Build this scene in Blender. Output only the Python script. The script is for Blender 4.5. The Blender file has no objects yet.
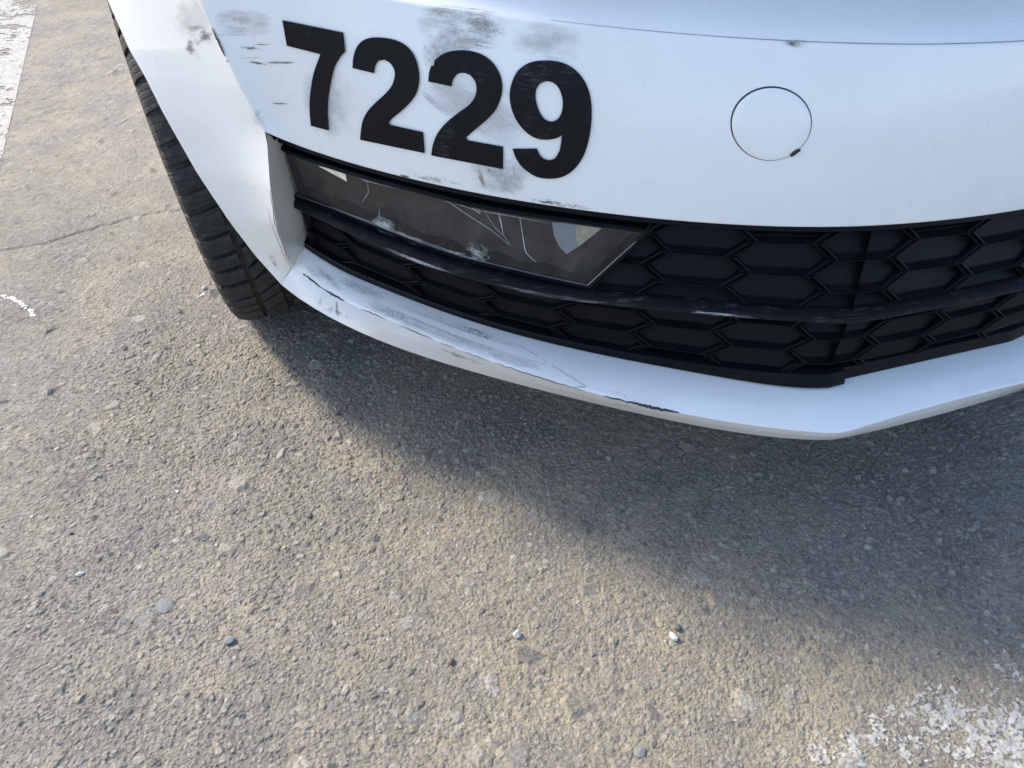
import bpy, bmesh, math, random
import numpy as np
from mathutils import Vector, Matrix

SC = bpy.context.scene
COL = SC.collection
rnd = random.Random(7)

# ------------------------------------------------------------------ camera
def look(pitch, roll, yaw):
    cp, sp = math.cos(pitch), math.sin(pitch)
    h = Vector((-math.sin(yaw), math.cos(yaw), 0)); r = Vector((math.cos(yaw), math.sin(yaw), 0)); z = Vector((0, 0, 1))
    fwd = cp*h - sp*z; up = sp*h + cp*z
    c, s = math.cos(roll), math.sin(roll)
    return c*r + s*up, -s*r + c*up, fwd
cam = bpy.data.cameras.new('camera'); camo = bpy.data.objects.new('camera', cam); COL.objects.link(camo)
cam.sensor_fit = 'HORIZONTAL'; cam.sensor_width = 36.0; cam.lens = 36.0*769/1024; cam.clip_start = .02; cam.clip_end = 2000
R_, U_, F_ = look(0.714838, 0.017204, -0.115569)
camo.matrix_world = Matrix(((R_.x, U_.x, -F_.x, -0.487368), (R_.y, U_.y, -F_.y, -0.643132), (R_.z, U_.z, -F_.z, 0.895740), (0, 0, 0, 1)))
SC.camera = camo

# ------------------------------------------------------------------ daylight
SUN_AZ = math.atan2(-0.81, 0.585)      # where the sun stands, measured from +Y towards +X
SUN_EL = math.radians(40.5)
W = bpy.data.worlds.new('World'); SC.world = W; W.use_nodes = True
nt = W.node_tree; bg = nt.nodes['Background']
sky = nt.nodes.new('ShaderNodeTexSky'); sky.sky_type = 'NISHITA'; sky.sun_disc = False
sky.sun_elevation = SUN_EL; sky.sun_rotation = SUN_AZ
sky.air_density = 1.0; sky.dust_density = 1.5; sky.ozone_density = 1.0
nt.links.new(sky.outputs[0], bg.inputs['Color']); bg.inputs['Strength'].default_value = 0.15
sl = bpy.data.lights.new('sun', 'SUN'); sl.energy = 2.6; sl.angle = math.radians(10.0); sl.color = (1.0, .91, .77)
so = bpy.data.objects.new('sun', sl); COL.objects.link(so)
sd = Vector((math.sin(SUN_AZ)*math.cos(SUN_EL), math.cos(SUN_AZ)*math.cos(SUN_EL), math.sin(SUN_EL)))
so.rotation_euler = (-sd).to_track_quat('-Z', 'Y').to_euler(); so.location = sd*30
SC.cycles.use_denoising = True
SC.view_settings.view_transform = 'Standard'; SC.view_settings.look = 'None'; SC.view_settings.gamma = 1.0
SC.view_settings.exposure = 1.21

# ------------------------------------------------------------------ measured shapes
# ---- measured curves of the car front (metres; X across, Y into the car, Z up) ----
CV = {
 'lip':  ([-0.00094, 0.06243, 1.40689, -2.26524, 1.0755, 0.77814], [-0.00094, 0.17704, 0.15691]),
 'seam': ([-0.00738, 0.13515, 0.58246, -0.22286, 0.31484], [-0.00738, 0.27172, -0.21725]),
 'ledge': ([0.05278, 0.0741, 1.41387, -6.71421, 13.91399, -8.79026], [0.05278, 0.14618, 0.15202]),
 'grtop': ([0.07279, -0.02, 0.76, -1.0, 1.2, -0.35], [0.07279, 0.02, 0.43]),
 'grbot': ([0.0600, 0.00725, 2.08738, -6.56162, 11.12507, -6.64939], [0.0600, 0.2028, -0.02969]),
 'crease': ([0.1, 0.07, 0.38, -0.05], [0.1, -0.03, 0.4]),
}
def zof(name, x):
    a = np.abs(x)
    if name == 'lip':   return .208 + .022*(a/.7)**2
    if name == 'seam':  return .214 + .012*np.clip((.66-a)/.1, 0, 1) + .036*np.minimum(1, a/.68)**1.2 + .022*np.clip((a-.60)/.11, 0, 1)**2
    if name == 'grbot': return .250 + .026*(a/.7)**2 + .022*np.clip((a-.60)/.09, 0, 1)**2
    if name == 'ledge': return .358 + .03*(a/.7)**2
    if name == 'grtop': return .472 + .027*(a/.7)**2
    return .655 + .03*(a/.7)**2
def yof(name, x):
    cl, cr = CV[name]; a = np.abs(x)
    pl, pr = np.polyval(cl[::-1], a), np.polyval(cr[::-1], np.minimum(a, .29))
    d = np.polyval(cr[::-1], .29) - np.polyval(cl[::-1], .29)
    return np.where(x <= 0, pl, np.where(a < .29, pr, pl + d))
def curve(name, x):
    x = np.asarray(x, float); y = yof(name, x)
    if name in ('lip', 'seam', 'ledge'):
        k = np.clip(1-np.abs(x)/.06, 0, 1); y = y*(1-k) + k*(yof(name, x-.018)+2*y+yof(name, x+.018))/4
    return np.stack([x, y, zof(name, x)], -1)
CORNER = np.array([(-.6822,.275,.5151),(-.6899,.280,.5292),(-.7036,.287,.5648),(-.7156,.294,.6054),(-.7312,.305,.6552),(-.7443,.316,.6961)])
def corner(t):
    z = .5151 + np.asarray(t, float)*(.6961-.5151)
    return np.stack([np.interp(z, CORNER[:,2], CORNER[:,0]), np.interp(z, CORNER[:,2], CORNER[:,1]), z], -1)
XG, XC = .675, .7443
def panel(u, t):
    """white front panel between grille top (t=0) and crease (t=1); u: 0 left corner, 1 centre, 2 right corner"""
    u, t = np.broadcast_arrays(np.asarray(u, float), np.asarray(t, float))
    m = np.where(u <= 1, u, 2-u); sg = np.where(u <= 1, 1.0, -1.0)
    g = curve('grtop', (u-1)*XG); c = curve('crease', (u-1)*XC)
    P = g*(1-t)[...,None] + c*t[...,None]
    g0, c0 = curve('grtop', -XG), curve('crease', -XC)
    D = corner(t) - (g0*(1-t)[...,None] + c0*t[...,None])
    D = D*np.stack([sg, np.ones_like(sg), np.ones_like(sg)], -1)
    P = P + D*((1-m)**(26-19*t))[...,None]
    b = .007*4*t*(1-t)*(1-(1-m)**7)
    n = np.stack([P[...,0]*.9, -np.ones_like(u), 0*u], -1); n /= np.linalg.norm(n, axis=-1, keepdims=True)
    return P + n*b[...,None]
def outward(x):
    n = np.stack([np.asarray(x)*.95, -np.ones_like(x), 0*x], -1)
    return n/np.linalg.norm(n, axis=-1, keepdims=True)
def upper(x, v, d=0.0):
    """face of the grille between its middle ledge (v=0) and the panel edge (v=1); d = depth behind it"""
    x, v = np.broadcast_arrays(np.asarray(x, float), np.asarray(v, float))
    P = curve('ledge', x)*(1-v)[...,None] + curve('grtop', x)*v[...,None]
    return P - outward(x)*(np.asarray(d) + .004)[..., None]
def lower(x, v, d=0.0):
    """face of the grille between its bottom edge (v=0) and the middle ledge (v=1)"""
    x, v = np.broadcast_arrays(np.asarray(x, float), np.asarray(v, float))
    P = curve('grbot', x)*(1-v)[...,None] + curve('ledge', x)*v[...,None]
    return P - outward(x)*(np.asarray(d) + .004)[..., None]
INNER = np.array([(-.7443,.316,.6961),(-.7312,.305,.6552),(-.7156,.294,.6054),(-.7036,.287,.5648),(-.6899,.280,.5292),(-.6822,.275,.5151),
 (-.6933,.286,.4413),(-.6994,.302,.3785),(-.6992,.330,.3130),(-.703,.3702,.2696)])
OUTER = np.array([(-.912,.505,.665),(-.8884,.470,.615),(-.8693,.440,.5625),(-.855,.425,.5342),(-.8414,.412,.4926),(-.8326,.405,.4691),
 (-.8127,.395,.4098),(-.7853,.392,.3355),(-.7602,.392,.277),(-.7285,.3790,.2319)])
def side(k, w):
    """corner piece: k along it (0 top .. 9 lip), w from its inner edge (0) to the wheel arch (1)"""
    k, w = np.broadcast_arrays(np.asarray(k, float), np.asarray(w, float))
    i = np.arange(10.)
    A = np.stack([np.interp(k, i, INNER[:,j]) for j in range(3)], -1); B = np.stack([np.interp(k, i, OUTER[:,j]) for j in range(3)], -1)
    P = A*(1-w)[...,None] + B*w[...,None]
    b = -.006*w*(1-w)*4*np.clip((9-k)/3, 0, 1)
    return P + np.stack([-.72*b, -.69*b, 0*b], -1)
DIGITS = {
 '7': ([(0.1262,0.7857),(0.1572,0.7889),(0.1878,0.7908),(0.2180,0.7917),(0.2158,0.7592),(0.2136,0.7263),(0.2112,0.6930),(0.2064,0.6771),(0.2014,0.6610),(0.1967,0.6441),(0.1916,0.6237),(0.1867,0.6027),(0.1821,0.5811),(0.1772,0.5541),(0.1726,0.5266),(0.1680,0.4988),(0.1628,0.4676),(0.1576,0.4360),(0.1526,0.4041),(0.1480,0.3724),(0.1436,0.3404),(0.1394,0.3084),(0.1348,0.2693),(0.1304,0.2299),(0.1259,0.1900),(0.1153,0.1883),(0.1046,0.1864),(0.0940,0.1841),(0.0980,0.2182),(0.1018,0.2517),(0.1059,0.2852),(0.1097,0.3143),(0.1137,0.3433),(0.1179,0.3722),(0.1236,0.4085),(0.1294,0.4444),(0.1353,0.4798),(0.1396,0.5049),(0.1442,0.5296),(0.1489,0.5541),(0.1537,0.5772),(0.1587,0.6000),(0.1635,0.6226),(0.1650,0.6303),(0.1665,0.6380),(0.1680,0.6457),(0.1508,0.6466),(0.1336,0.6470),(0.1163,0.6470),(0.1197,0.6939),(0.1231,0.7402)], None),
 '2': ([(0.2135,0.6092),(0.2244,0.6082),(0.2353,0.6070),(0.2462,0.6057),(0.2480,0.6205),(0.2499,0.6353),(0.2522,0.6499),(0.2543,0.6598),(0.2568,0.6693),(0.2593,0.6787),(0.2625,0.6828),(0.2657,0.6868),(0.2690,0.6908),(0.2716,0.6876),(0.2743,0.6844),(0.2765,0.6792),(0.2783,0.6703),(0.2795,0.6596),(0.2800,0.6475),(0.2796,0.6348),(0.2785,0.6210),(0.2769,0.6070),(0.2745,0.5906),(0.2716,0.5741),(0.2682,0.5579),(0.2641,0.5410),(0.2595,0.5246),(0.2547,0.5087),(0.2475,0.4867),(0.2401,0.4651),(0.2326,0.4428),(0.2257,0.4217),(0.2189,0.4000),(0.2122,0.3769),(0.2065,0.3548),(0.2012,0.3317),(0.1963,0.3079),(0.1916,0.2806),(0.1874,0.2530),(0.1832,0.2250),(0.1813,0.2119),(0.1794,0.1988),(0.1776,0.1856),(0.2144,0.1921),(0.2503,0.1961),(0.2855,0.1980),(0.2889,0.2412),(0.2921,0.2836),(0.2952,0.3254),(0.2779,0.3264),(0.2605,0.3269),(0.2429,0.3270),(0.2428,0.3310),(0.2426,0.3350),(0.2424,0.3389),(0.2454,0.3498),(0.2483,0.3607),(0.2514,0.3709),(0.2575,0.3882),(0.2636,0.4045),(0.2695,0.4213),(0.2771,0.4441),(0.2844,0.4671),(0.2913,0.4908),(0.2963,0.5094),(0.3010,0.5285),(0.3050,0.5482),(0.3087,0.5705),(0.3118,0.5929),(0.3142,0.6149),(0.3161,0.6362),(0.3173,0.6569),(0.3180,0.6769),(0.3183,0.7000),(0.3181,0.7223),(0.3170,0.7428),(0.3150,0.7598),(0.3121,0.7746),(0.3084,0.7868),(0.3039,0.7958),(0.2987,0.8018),(0.2931,0.8056),(0.2870,0.8071),(0.2805,0.8063),(0.2739,0.8042),(0.2688,0.8020),(0.2637,0.7985),(0.2584,0.7933),(0.2536,0.7868),(0.2487,0.7786),(0.2439,0.7684),(0.2395,0.7564),(0.2353,0.7428),(0.2316,0.7281),(0.2276,0.7093),(0.2241,0.6898),(0.2210,0.6701),(0.2182,0.6499),(0.2159,0.6297)], None),
 '2.': ([(0.3276,0.6184),(0.3389,0.6172),(0.3502,0.6159),(0.3615,0.6144),(0.3629,0.6272),(0.3643,0.6399),(0.3661,0.6524),(0.3685,0.6635),(0.3712,0.6739),(0.3739,0.6842),(0.3770,0.6890),(0.3801,0.6938),(0.3831,0.6966),(0.3864,0.6964),(0.3894,0.6942),(0.3925,0.6920),(0.3944,0.6838),(0.3964,0.6755),(0.3978,0.6658),(0.3985,0.6534),(0.3986,0.6400),(0.3980,0.6258),(0.3967,0.6098),(0.3947,0.5935),(0.3922,0.5776),(0.3887,0.5607),(0.3847,0.5445),(0.3804,0.5293),(0.3740,0.5108),(0.3674,0.4935),(0.3607,0.4757),(0.3531,0.4542),(0.3454,0.4320),(0.3379,0.4084),(0.3311,0.3853),(0.3245,0.3609),(0.3182,0.3352),(0.3134,0.3127),(0.3090,0.2892),(0.3050,0.2652),(0.3015,0.2413),(0.2984,0.2171),(0.2953,0.1927),(0.3337,0.1944),(0.3715,0.1940),(0.4088,0.1916),(0.4120,0.2375),(0.4151,0.2825),(0.4181,0.3268),(0.4003,0.3279),(0.3825,0.3285),(0.3645,0.3288),(0.3638,0.3330),(0.3631,0.3372),(0.3624,0.3414),(0.3663,0.3539),(0.3702,0.3663),(0.3741,0.3784),(0.3817,0.4011),(0.3891,0.4233),(0.3964,0.4458),(0.4034,0.4683),(0.4103,0.4910),(0.4166,0.5149),(0.4214,0.5370),(0.4255,0.5600),(0.4292,0.5832),(0.4322,0.6063),(0.4346,0.6295),(0.4363,0.6522),(0.4372,0.6745),(0.4372,0.6959),(0.4365,0.7162),(0.4350,0.7360),(0.4328,0.7542),(0.4298,0.7705),(0.4265,0.7836),(0.4226,0.7945),(0.4182,0.8029),(0.4125,0.8093),(0.4063,0.8130),(0.3999,0.8144),(0.3935,0.8136),(0.3870,0.8106),(0.3803,0.8055),(0.3743,0.7995),(0.3683,0.7915),(0.3623,0.7812),(0.3566,0.7682),(0.3511,0.7531),(0.3456,0.7379),(0.3445,0.7281),(0.3434,0.7183),(0.3423,0.7085),(0.3410,0.7074),(0.3397,0.7063),(0.3383,0.7051),(0.3363,0.6922),(0.3342,0.6793),(0.3324,0.6663),(0.3307,0.6504),(0.3291,0.6344)], None),
 '9': ([(0.4318,0.3238),(0.4446,0.3316),(0.4572,0.3392),(0.4698,0.3466),(0.4703,0.3364),(0.4708,0.3262),(0.4716,0.3167),(0.4730,0.3084),(0.4746,0.3011),(0.4763,0.2937),(0.4791,0.2913),(0.4819,0.2889),(0.4849,0.2887),(0.4881,0.2922),(0.4913,0.2979),(0.4945,0.3035),(0.4972,0.3171),(0.4999,0.3305),(0.5022,0.3443),(0.5042,0.3596),(0.5057,0.3749),(0.5071,0.3903),(0.5084,0.4071),(0.5096,0.4238),(0.5107,0.4404),(0.5076,0.4328),(0.5044,0.4252),(0.5012,0.4192),(0.4952,0.4113),(0.4892,0.4050),(0.4832,0.4016),(0.4772,0.4010),(0.4715,0.4034),(0.4664,0.4095),(0.4607,0.4222),(0.4559,0.4383),(0.4518,0.4569),(0.4484,0.4778),(0.4459,0.5007),(0.4442,0.5252),(0.4433,0.5515),(0.4432,0.5789),(0.4439,0.6068),(0.4453,0.6311),(0.4476,0.6555),(0.4504,0.6794),(0.4539,0.7038),(0.4579,0.7273),(0.4626,0.7490),(0.4678,0.7671),(0.4735,0.7827),(0.4795,0.7956),(0.4859,0.8056),(0.4925,0.8126),(0.4990,0.8175),(0.5063,0.8214),(0.5134,0.8232),(0.5203,0.8224),(0.5266,0.8189),(0.5326,0.8128),(0.5381,0.8036),(0.5431,0.7907),(0.5474,0.7749),(0.5511,0.7568),(0.5543,0.7353),(0.5567,0.7118),(0.5584,0.6867),(0.5593,0.6564),(0.5595,0.6249),(0.5589,0.5925),(0.5576,0.5544),(0.5556,0.5156),(0.5529,0.4762),(0.5499,0.4391),(0.5463,0.4016),(0.5419,0.3641),(0.5377,0.3349),(0.5328,0.3064),(0.5271,0.2791),(0.5208,0.2542),(0.5139,0.2313),(0.5064,0.2114),(0.4991,0.1971),(0.4915,0.1866),(0.4838,0.1796),(0.4754,0.1749),(0.4672,0.1738),(0.4596,0.1777),(0.4525,0.1879),(0.4464,0.2029),(0.4409,0.2209),(0.4378,0.2360),(0.4355,0.2538),(0.4337,0.2726),(0.4327,0.2891),(0.4323,0.3065)], [(0.4813,0.6161),(0.4823,0.6418),(0.4845,0.6676),(0.4874,0.6853),(0.4914,0.7002),(0.4970,0.7121),(0.5029,0.7177),(0.5085,0.7153),(0.5132,0.7061),(0.5166,0.6895),(0.5185,0.6688),(0.5195,0.6426),(0.5192,0.6146),(0.5178,0.5883),(0.5152,0.5619),(0.5118,0.5406),(0.5071,0.5222),(0.5020,0.5114),(0.4967,0.5075),(0.4916,0.5119),(0.4877,0.5230),(0.4846,0.5430),(0.4827,0.5661),(0.4815,0.5905)]),
}
LENS = [(-0.6793,0.8093),(-0.6459,0.7883),(-0.5945,0.8026),(-0.5527,0.8105),(-0.5050,0.8226),(-0.4474,0.8070),(-0.4021,0.8115),(-0.3462,0.8195),(-0.3019,0.8188),(-0.2520,0.8086),(-0.2807,0.4806),(-0.3104,0.1309),(-0.3604,0.1629),(-0.4134,0.1830),(-0.4609,0.1817),(-0.5095,0.1962),(-0.5661,0.2085),(-0.6264,0.1841),(-0.6817,0.1315)]
BOWL = [(-0.3563,0.7766),(-0.3284,0.8084),(-0.3294,0.7044),(-0.3273,0.6133),(-0.3241,0.5525),(-0.3376,0.4398),(-0.3476,0.5258),(-0.3532,0.6318)]
IVORY = [(-0.3284,0.8084),(-0.2981,0.8102),(-0.3241,0.5525),(-0.3273,0.6133),(-0.3294,0.7044)]
CHIP = [(-0.6324,0.7725),(-0.5967,0.8188),(-0.5965,0.6903)]
CRACKS = [
 (0.7, [(-0.4878,0.8211),(-0.4716,0.8002),(-0.4485,0.6904),(-0.4252,0.5926),(-0.4018,0.4477)]),
 (0.5, [(-0.4337,0.8105),(-0.4193,0.6201),(-0.4091,0.5445),(-0.4018,0.4560)]),
 (1.2, [(-0.4164,0.8297),(-0.4128,0.6919),(-0.4099,0.5510)]),
 (0.8, [(-0.4482,0.8088),(-0.4367,0.7463),(-0.4380,0.8300)]),
 (1.1, [(-0.3917,0.8019),(-0.3844,0.4039),(-0.3717,0.3085)]),
 (0.7, [(-0.5919,0.8263),(-0.5737,0.7882),(-0.5504,0.7986)]),
 (1.0, [(-0.5553,0.7961),(-0.5287,0.8128),(-0.4992,0.8197)]),
 (0.6, [(-0.5694,0.8022),(-0.5701,0.6318),(-0.5807,0.4657)]),
 (0.6, [(-0.5587,0.4695),(-0.5613,0.2453)]),
 (0.6, [(-0.4877,0.8330),(-0.4474,0.7840),(-0.4021,0.7891),(-0.3572,0.7863)]),
 (0.6, [(-0.6261,0.1962),(-0.5660,0.2237),(-0.5094,0.2167),(-0.4609,0.2010)]),
]
PANEL_MARKS = [
 ('scuff', [(0.3321,1.0876),(0.4849,1.0892),(0.4583,0.7594),(0.2953,0.7460)]),
 ('scuff', [(0.3995,1.0144),(0.4665,0.9973),(0.4557,0.8913),(0.3874,0.9075)]),
 ('scuff', [(0.3606,1.0557),(0.4662,1.0569),(0.4602,0.9812),(0.3533,0.9783)]),
 ('smear', [(0.0179,0.7701),(0.1208,0.8306),(0.0955,0.6579),(-0.0091,0.5757)]),
 ('streak', [(0.0179,0.5550),(0.0724,0.6044),(0.0678,0.5734),(0.0135,0.5218)]),
 ('scratch', [(0.0337,0.4906),(0.0683,0.5038),(0.0647,0.4839),(0.0302,0.4699)]),
 ('smear', [(0.3139,0.5797),(0.3545,0.4569),(0.3437,0.4166),(0.3030,0.5404)]),
 ('stain', [(0.3706,0.1936),(0.3753,0.0402),(0.3645,0.0186),(0.3602,0.1732)]),
 ('scratch', [(0.3833,0.1849),(0.3900,0.1559),(0.3864,0.1433),(0.3797,0.1725)]),
 ('smear', [(0.3904,0.2327),(0.4512,0.1823),(0.4207,-0.0215),(0.3570,0.0294)]),
 ('grime', [(0.2146,0.1014),(0.3858,0.0622),(0.3724,-0.0319),(0.1965,0.0024)]),
 ('grime', [(0.3962,0.0617),(0.5851,0.0641),(0.5803,-0.0140),(0.3874,-0.0188)]),
 ('scratch', [(0.4532,0.0291),(0.4791,0.0357),(0.4776,0.0160),(0.4515,0.0092)]),
 ('scratch', [(0.2240,0.0239),(0.2437,0.0233),(0.2401,0.0021),(0.2203,0.0025)]),
 ('smear', [(0.0176,0.2075),(0.0105,0.0580),(-0.0123,-0.0264),(-0.0070,0.1299)]),
 ('scratch', [(-0.0033,0.4386),(0.0051,0.4455),(0.0031,0.4311),(-0.0052,0.4240)]),
 ('streak', [(0.3593,0.8424),(0.4004,0.8200),(0.3996,0.8140),(0.3584,0.8363)]),
 ('streak', [(0.3972,0.8231),(0.4455,0.8541),(0.4453,0.8492),(0.3969,0.8182)]),
 ('streak', [(0.4084,0.9720),(0.4473,0.9403),(0.4465,0.9347),(0.4076,0.9664)]),
 ('streak', [(0.3952,0.8727),(0.4514,0.8668),(0.4506,0.8589),(0.3943,0.8647)]),
 ('streak', [(0.3476,0.9437),(0.3945,0.9282),(0.3937,0.9223),(0.3468,0.9378)]),
 ('streak', [(0.3919,1.0188),(0.4406,1.0344),(0.4401,1.0249),(0.3913,1.0092)]),
 ('streak', [(0.4354,1.0327),(0.4671,1.0362),(0.4665,1.0268),(0.4348,1.0232)]),
 ('streak', [(0.3969,0.8542),(0.4479,0.8490),(0.4468,0.8381),(0.3957,0.8431)]),
 ('streak', [(0.3924,0.9163),(0.4423,0.9046),(0.4413,0.8948),(0.3913,0.9064)]),
 ('streak', [(0.4458,0.2685),(0.4561,0.1744),(0.4545,0.1704),(0.4442,0.2646)]),
 ('streak', [(0.4024,0.2121),(0.4062,0.1153),(0.4031,0.1092),(0.3993,0.2062)]),
 ('streak', [(0.4280,0.2030),(0.4339,0.0852),(0.4315,0.0804),(0.4257,0.1984)]),
 ('streak', [(0.4108,0.1782),(0.4055,0.0423),(0.4030,0.0396),(0.4084,0.1756)]),
 ('streak', [(0.3934,0.2772),(0.3928,0.1753),(0.3897,0.1707),(0.3904,0.2727)]),
 ('streak', [(0.4286,0.2537),(0.4247,0.1343),(0.4217,0.1311),(0.4257,0.2506)]),
 ('streak', [(0.0514,0.5981),(0.0902,0.6355),(0.0888,0.6248),(0.0499,0.5869)]),
 ('streak', [(0.0525,0.5950),(0.1026,0.6476),(0.1018,0.6406),(0.0516,0.5876)]),
 ('streak', [(0.0295,0.5649),(0.0845,0.5930),(0.0834,0.5868),(0.0284,0.5583)]),
 ('streak', [(-0.0157,0.5730),(0.0641,0.6600),(0.0631,0.6527),(-0.0165,0.5649)]),
 ('streak', [(0.0158,0.4811),(0.0733,0.5551),(0.0720,0.5441),(0.0145,0.4691)]),
 ('scuff', [(0.8119,1.0343),(0.8531,1.0284),(0.8530,0.9727),(0.8114,0.9788)]),
 ('scratch', [(0.8187,1.0158),(0.8339,1.0041),(0.8331,0.9896),(0.8179,1.0013)]),
 ('streak', [(0.8299,1.0083),(0.8429,1.0519),(0.8442,1.0472),(0.8311,1.0035)]),
 ('streak', [(0.8362,1.0370),(0.8572,0.9986),(0.8566,0.9936),(0.8355,1.0321)]),
 ('streak', [(0.8076,1.1061),(0.8172,1.0528),(0.8162,1.0503),(0.8065,1.1037)]),
 ('smear', [(0.3583,0.8283),(0.5051,0.5765),(0.4362,0.2148),(0.2814,0.4804)]),
 ('smear', [(0.3692,0.3381),(0.4701,0.3327),(0.4370,0.0083),(0.3272,0.0060)]),
 ('smear', [(0.2077,0.6836),(0.2072,0.2801),(0.0789,0.0321),(0.0957,0.4830)]),
 ('smear', [(0.4675,1.0312),(0.5697,1.0111),(0.5537,0.7996),(0.4475,0.8175)]),
 ('scuff', [(0.3801,0.9641),(0.4040,0.7614),(0.3273,0.5846),(0.3061,0.7976)]),
 ('scratch', [(0.0616,0.5133),(0.1264,0.5745),(0.1246,0.5603),(0.0596,0.4981)]),
 ('scratch', [(0.0389,0.2563),(0.0753,0.2951),(0.0733,0.2814),(0.0368,0.2418)]),
]
COVER = (0.8087,0.6041)
SIDE_MARKS = [
 ('blot', [(1.7286,0.3576),(1.3595,-0.0088),(1.7158,-0.0576),(2.1355,0.3126)]),
 ('blot', [(1.7292,0.4050),(1.6661,0.2174),(2.2153,0.2956),(2.3238,0.4840)]),
 ('blot', [(1.5520,0.3665),(1.4163,-0.0173),(1.5767,0.0091),(1.7117,0.3910)]),
 ('grime', [(7.8525,0.8415),(7.5388,0.2872),(9.0000,0.2127),(8.9596,0.9853)]),
 ('smear', [(0.7080,-0.0685),(1.4997,-0.1196),(1.9841,0.4249),(1.2162,0.4734)]),
]
CRACK_LINE = [(-1.436,0.922),(-1.408,0.933),(-1.351,0.949),(-1.298,0.984),(-1.253,1.017),(-1.205,1.046),(-1.155,1.070),(-1.099,1.076),(-1.063,1.092)]
SQUIGGLE = [(-1.382,0.748),(-1.357,0.739),(-1.337,0.730),(-1.318,0.714),(-1.300,0.696),(-1.284,0.677),(-1.274,0.660)]
STONE_SPOTS = [(-0.413,-0.110),(-0.213,-0.133),(-0.203,-0.121),(-0.499,-0.140),(-0.670,0.331),(-0.697,0.113),(-0.873,-0.022),(-0.965,0.734),(-0.970,0.706),(-1.000,0.040),(-0.509,-0.120),(-0.346,-0.253),(-0.289,-0.272),(-0.779,-0.084),(-1.003,-0.120),(-0.575,0.371),(-0.319,0.192),(-0.769,-0.104)]
# ------------------------------------------------------------------ materials
def new_mat(name):
    m = bpy.data.materials.new(name); m.use_nodes = True
    t = m.node_tree; b = t.nodes['Principled BSDF']
    return m, t, b
def N(t, kind, **kw):
    n = t.nodes.new(kind)
    for k, v in kw.items():
        if k in n.inputs: n.inputs[k].default_value = v
        else: setattr(n, k, v)
    return n
def L(t, a, b): t.links.new(a, b)
def ramp(t, fac, stops):
    r = t.nodes.new('ShaderNodeValToRGB'); e = r.color_ramp.elements
    while len(e) < len(stops): e.new(.5)
    for i, (pos, c) in enumerate(stops):
        e[i].position = pos; e[i].color = (*c, 1) if len(c) == 3 else c
    if fac is not None: L(t, fac, r.inputs[0])
    return r.outputs[0]
def noise(t, co, scale, detail=3, rough=.55, dist=0):
    n = N(t, 'ShaderNodeTexNoise', Scale=scale, Detail=detail, Roughness=rough, Distortion=dist); L(t, co, n.inputs['Vector']); return n.outputs[0]
def mixc(t, fac, a, b, mode='MIX'):
    m = t.nodes.new('ShaderNodeMix'); m.data_type = 'RGBA'; m.blend_type = mode
    for sock, v in ((m.inputs[0], fac), (m.inputs[6], a), (m.inputs[7], b)):
        if isinstance(v, (int, float)): sock.default_value = v
        elif isinstance(v, tuple): sock.default_value = (*v, 1) if len(v) == 3 else v
        else: L(t, v, sock)
    return m.outputs[2]
def mth(t, op, a, b=None, clamp=False):
    m = t.nodes.new('ShaderNodeMath'); m.operation = op; m.use_clamp = clamp
    for i, v in enumerate((a, b)):
        if v is None: continue
        if isinstance(v, (int, float)): m.inputs[i].default_value = v
        else: L(t, v, m.inputs[i])
    return m.outputs[0]
def bump(t, h, strength, dist, b):
    n = N(t, 'ShaderNodeBump', Strength=strength, Distance=dist); L(t, h, n.inputs['Height']); L(t, n.outputs[0], b.inputs['Normal']); return n
def objco(t): return t.nodes.new('ShaderNodeTexCoord').outputs['Object']

def make_paint(name, base, dirty):
    m, t, b = new_mat(name); co = objco(t)
    n1 = noise(t, co, 7, 5, .6); n2 = noise(t, co, 260, 2, .5); n3 = noise(t, co, 38, 4, .7)
    d = mth(t, 'MULTIPLY', ramp(t, n1, [(.42, (0, 0, 0)), (.72, (1, 1, 1))]), dirty)
    sp = mth(t, 'MULTIPLY', ramp(t, n2, [(.66, (0, 0, 0)), (.74, (1, 1, 1))]), ramp(t, n3, [(.5, (0, 0, 0)), (.62, (1, 1, 1))]))
    c = mixc(t, d, base, (.50, .47, .43)); c = mixc(t, mth(t, 'MULTIPLY', sp, dirty*.9), c, (.30, .28, .26))
    L(t, c, b.inputs['Base Color'])
    L(t, ramp(t, n3, [(.3, (.24,)*3), (.7, (.38,)*3)]), b.inputs['Roughness'])
    b.inputs['Coat Weight'].default_value = .6; b.inputs['Coat Roughness'].default_value = .10
    b.inputs['IOR'].default_value = 1.45
    return m
M = {}
M['paint'] = make_paint('white_paint', (.84, .84, .835), .14)
M['paint_lip'] = make_paint('white_paint_worn', (.76, .75, .73), .40)
M['paint_strip'] = make_paint('shaded_dusty_paint', (.58, .55, .52), .60)  # grey-beige base paints in the strip's duller, ground-lit tone, plus dust
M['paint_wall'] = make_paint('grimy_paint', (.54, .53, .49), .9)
def fade_strip_tone(m):  # strip's painted-in shade and dust fade to near white towards the corners
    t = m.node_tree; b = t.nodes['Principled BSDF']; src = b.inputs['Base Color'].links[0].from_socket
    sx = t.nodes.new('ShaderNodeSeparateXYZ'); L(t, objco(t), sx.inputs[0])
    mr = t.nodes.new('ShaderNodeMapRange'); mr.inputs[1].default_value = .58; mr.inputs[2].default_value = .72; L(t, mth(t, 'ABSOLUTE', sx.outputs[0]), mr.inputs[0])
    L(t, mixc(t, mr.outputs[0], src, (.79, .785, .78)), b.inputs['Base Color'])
fade_strip_tone(M['paint_strip'])
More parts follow.
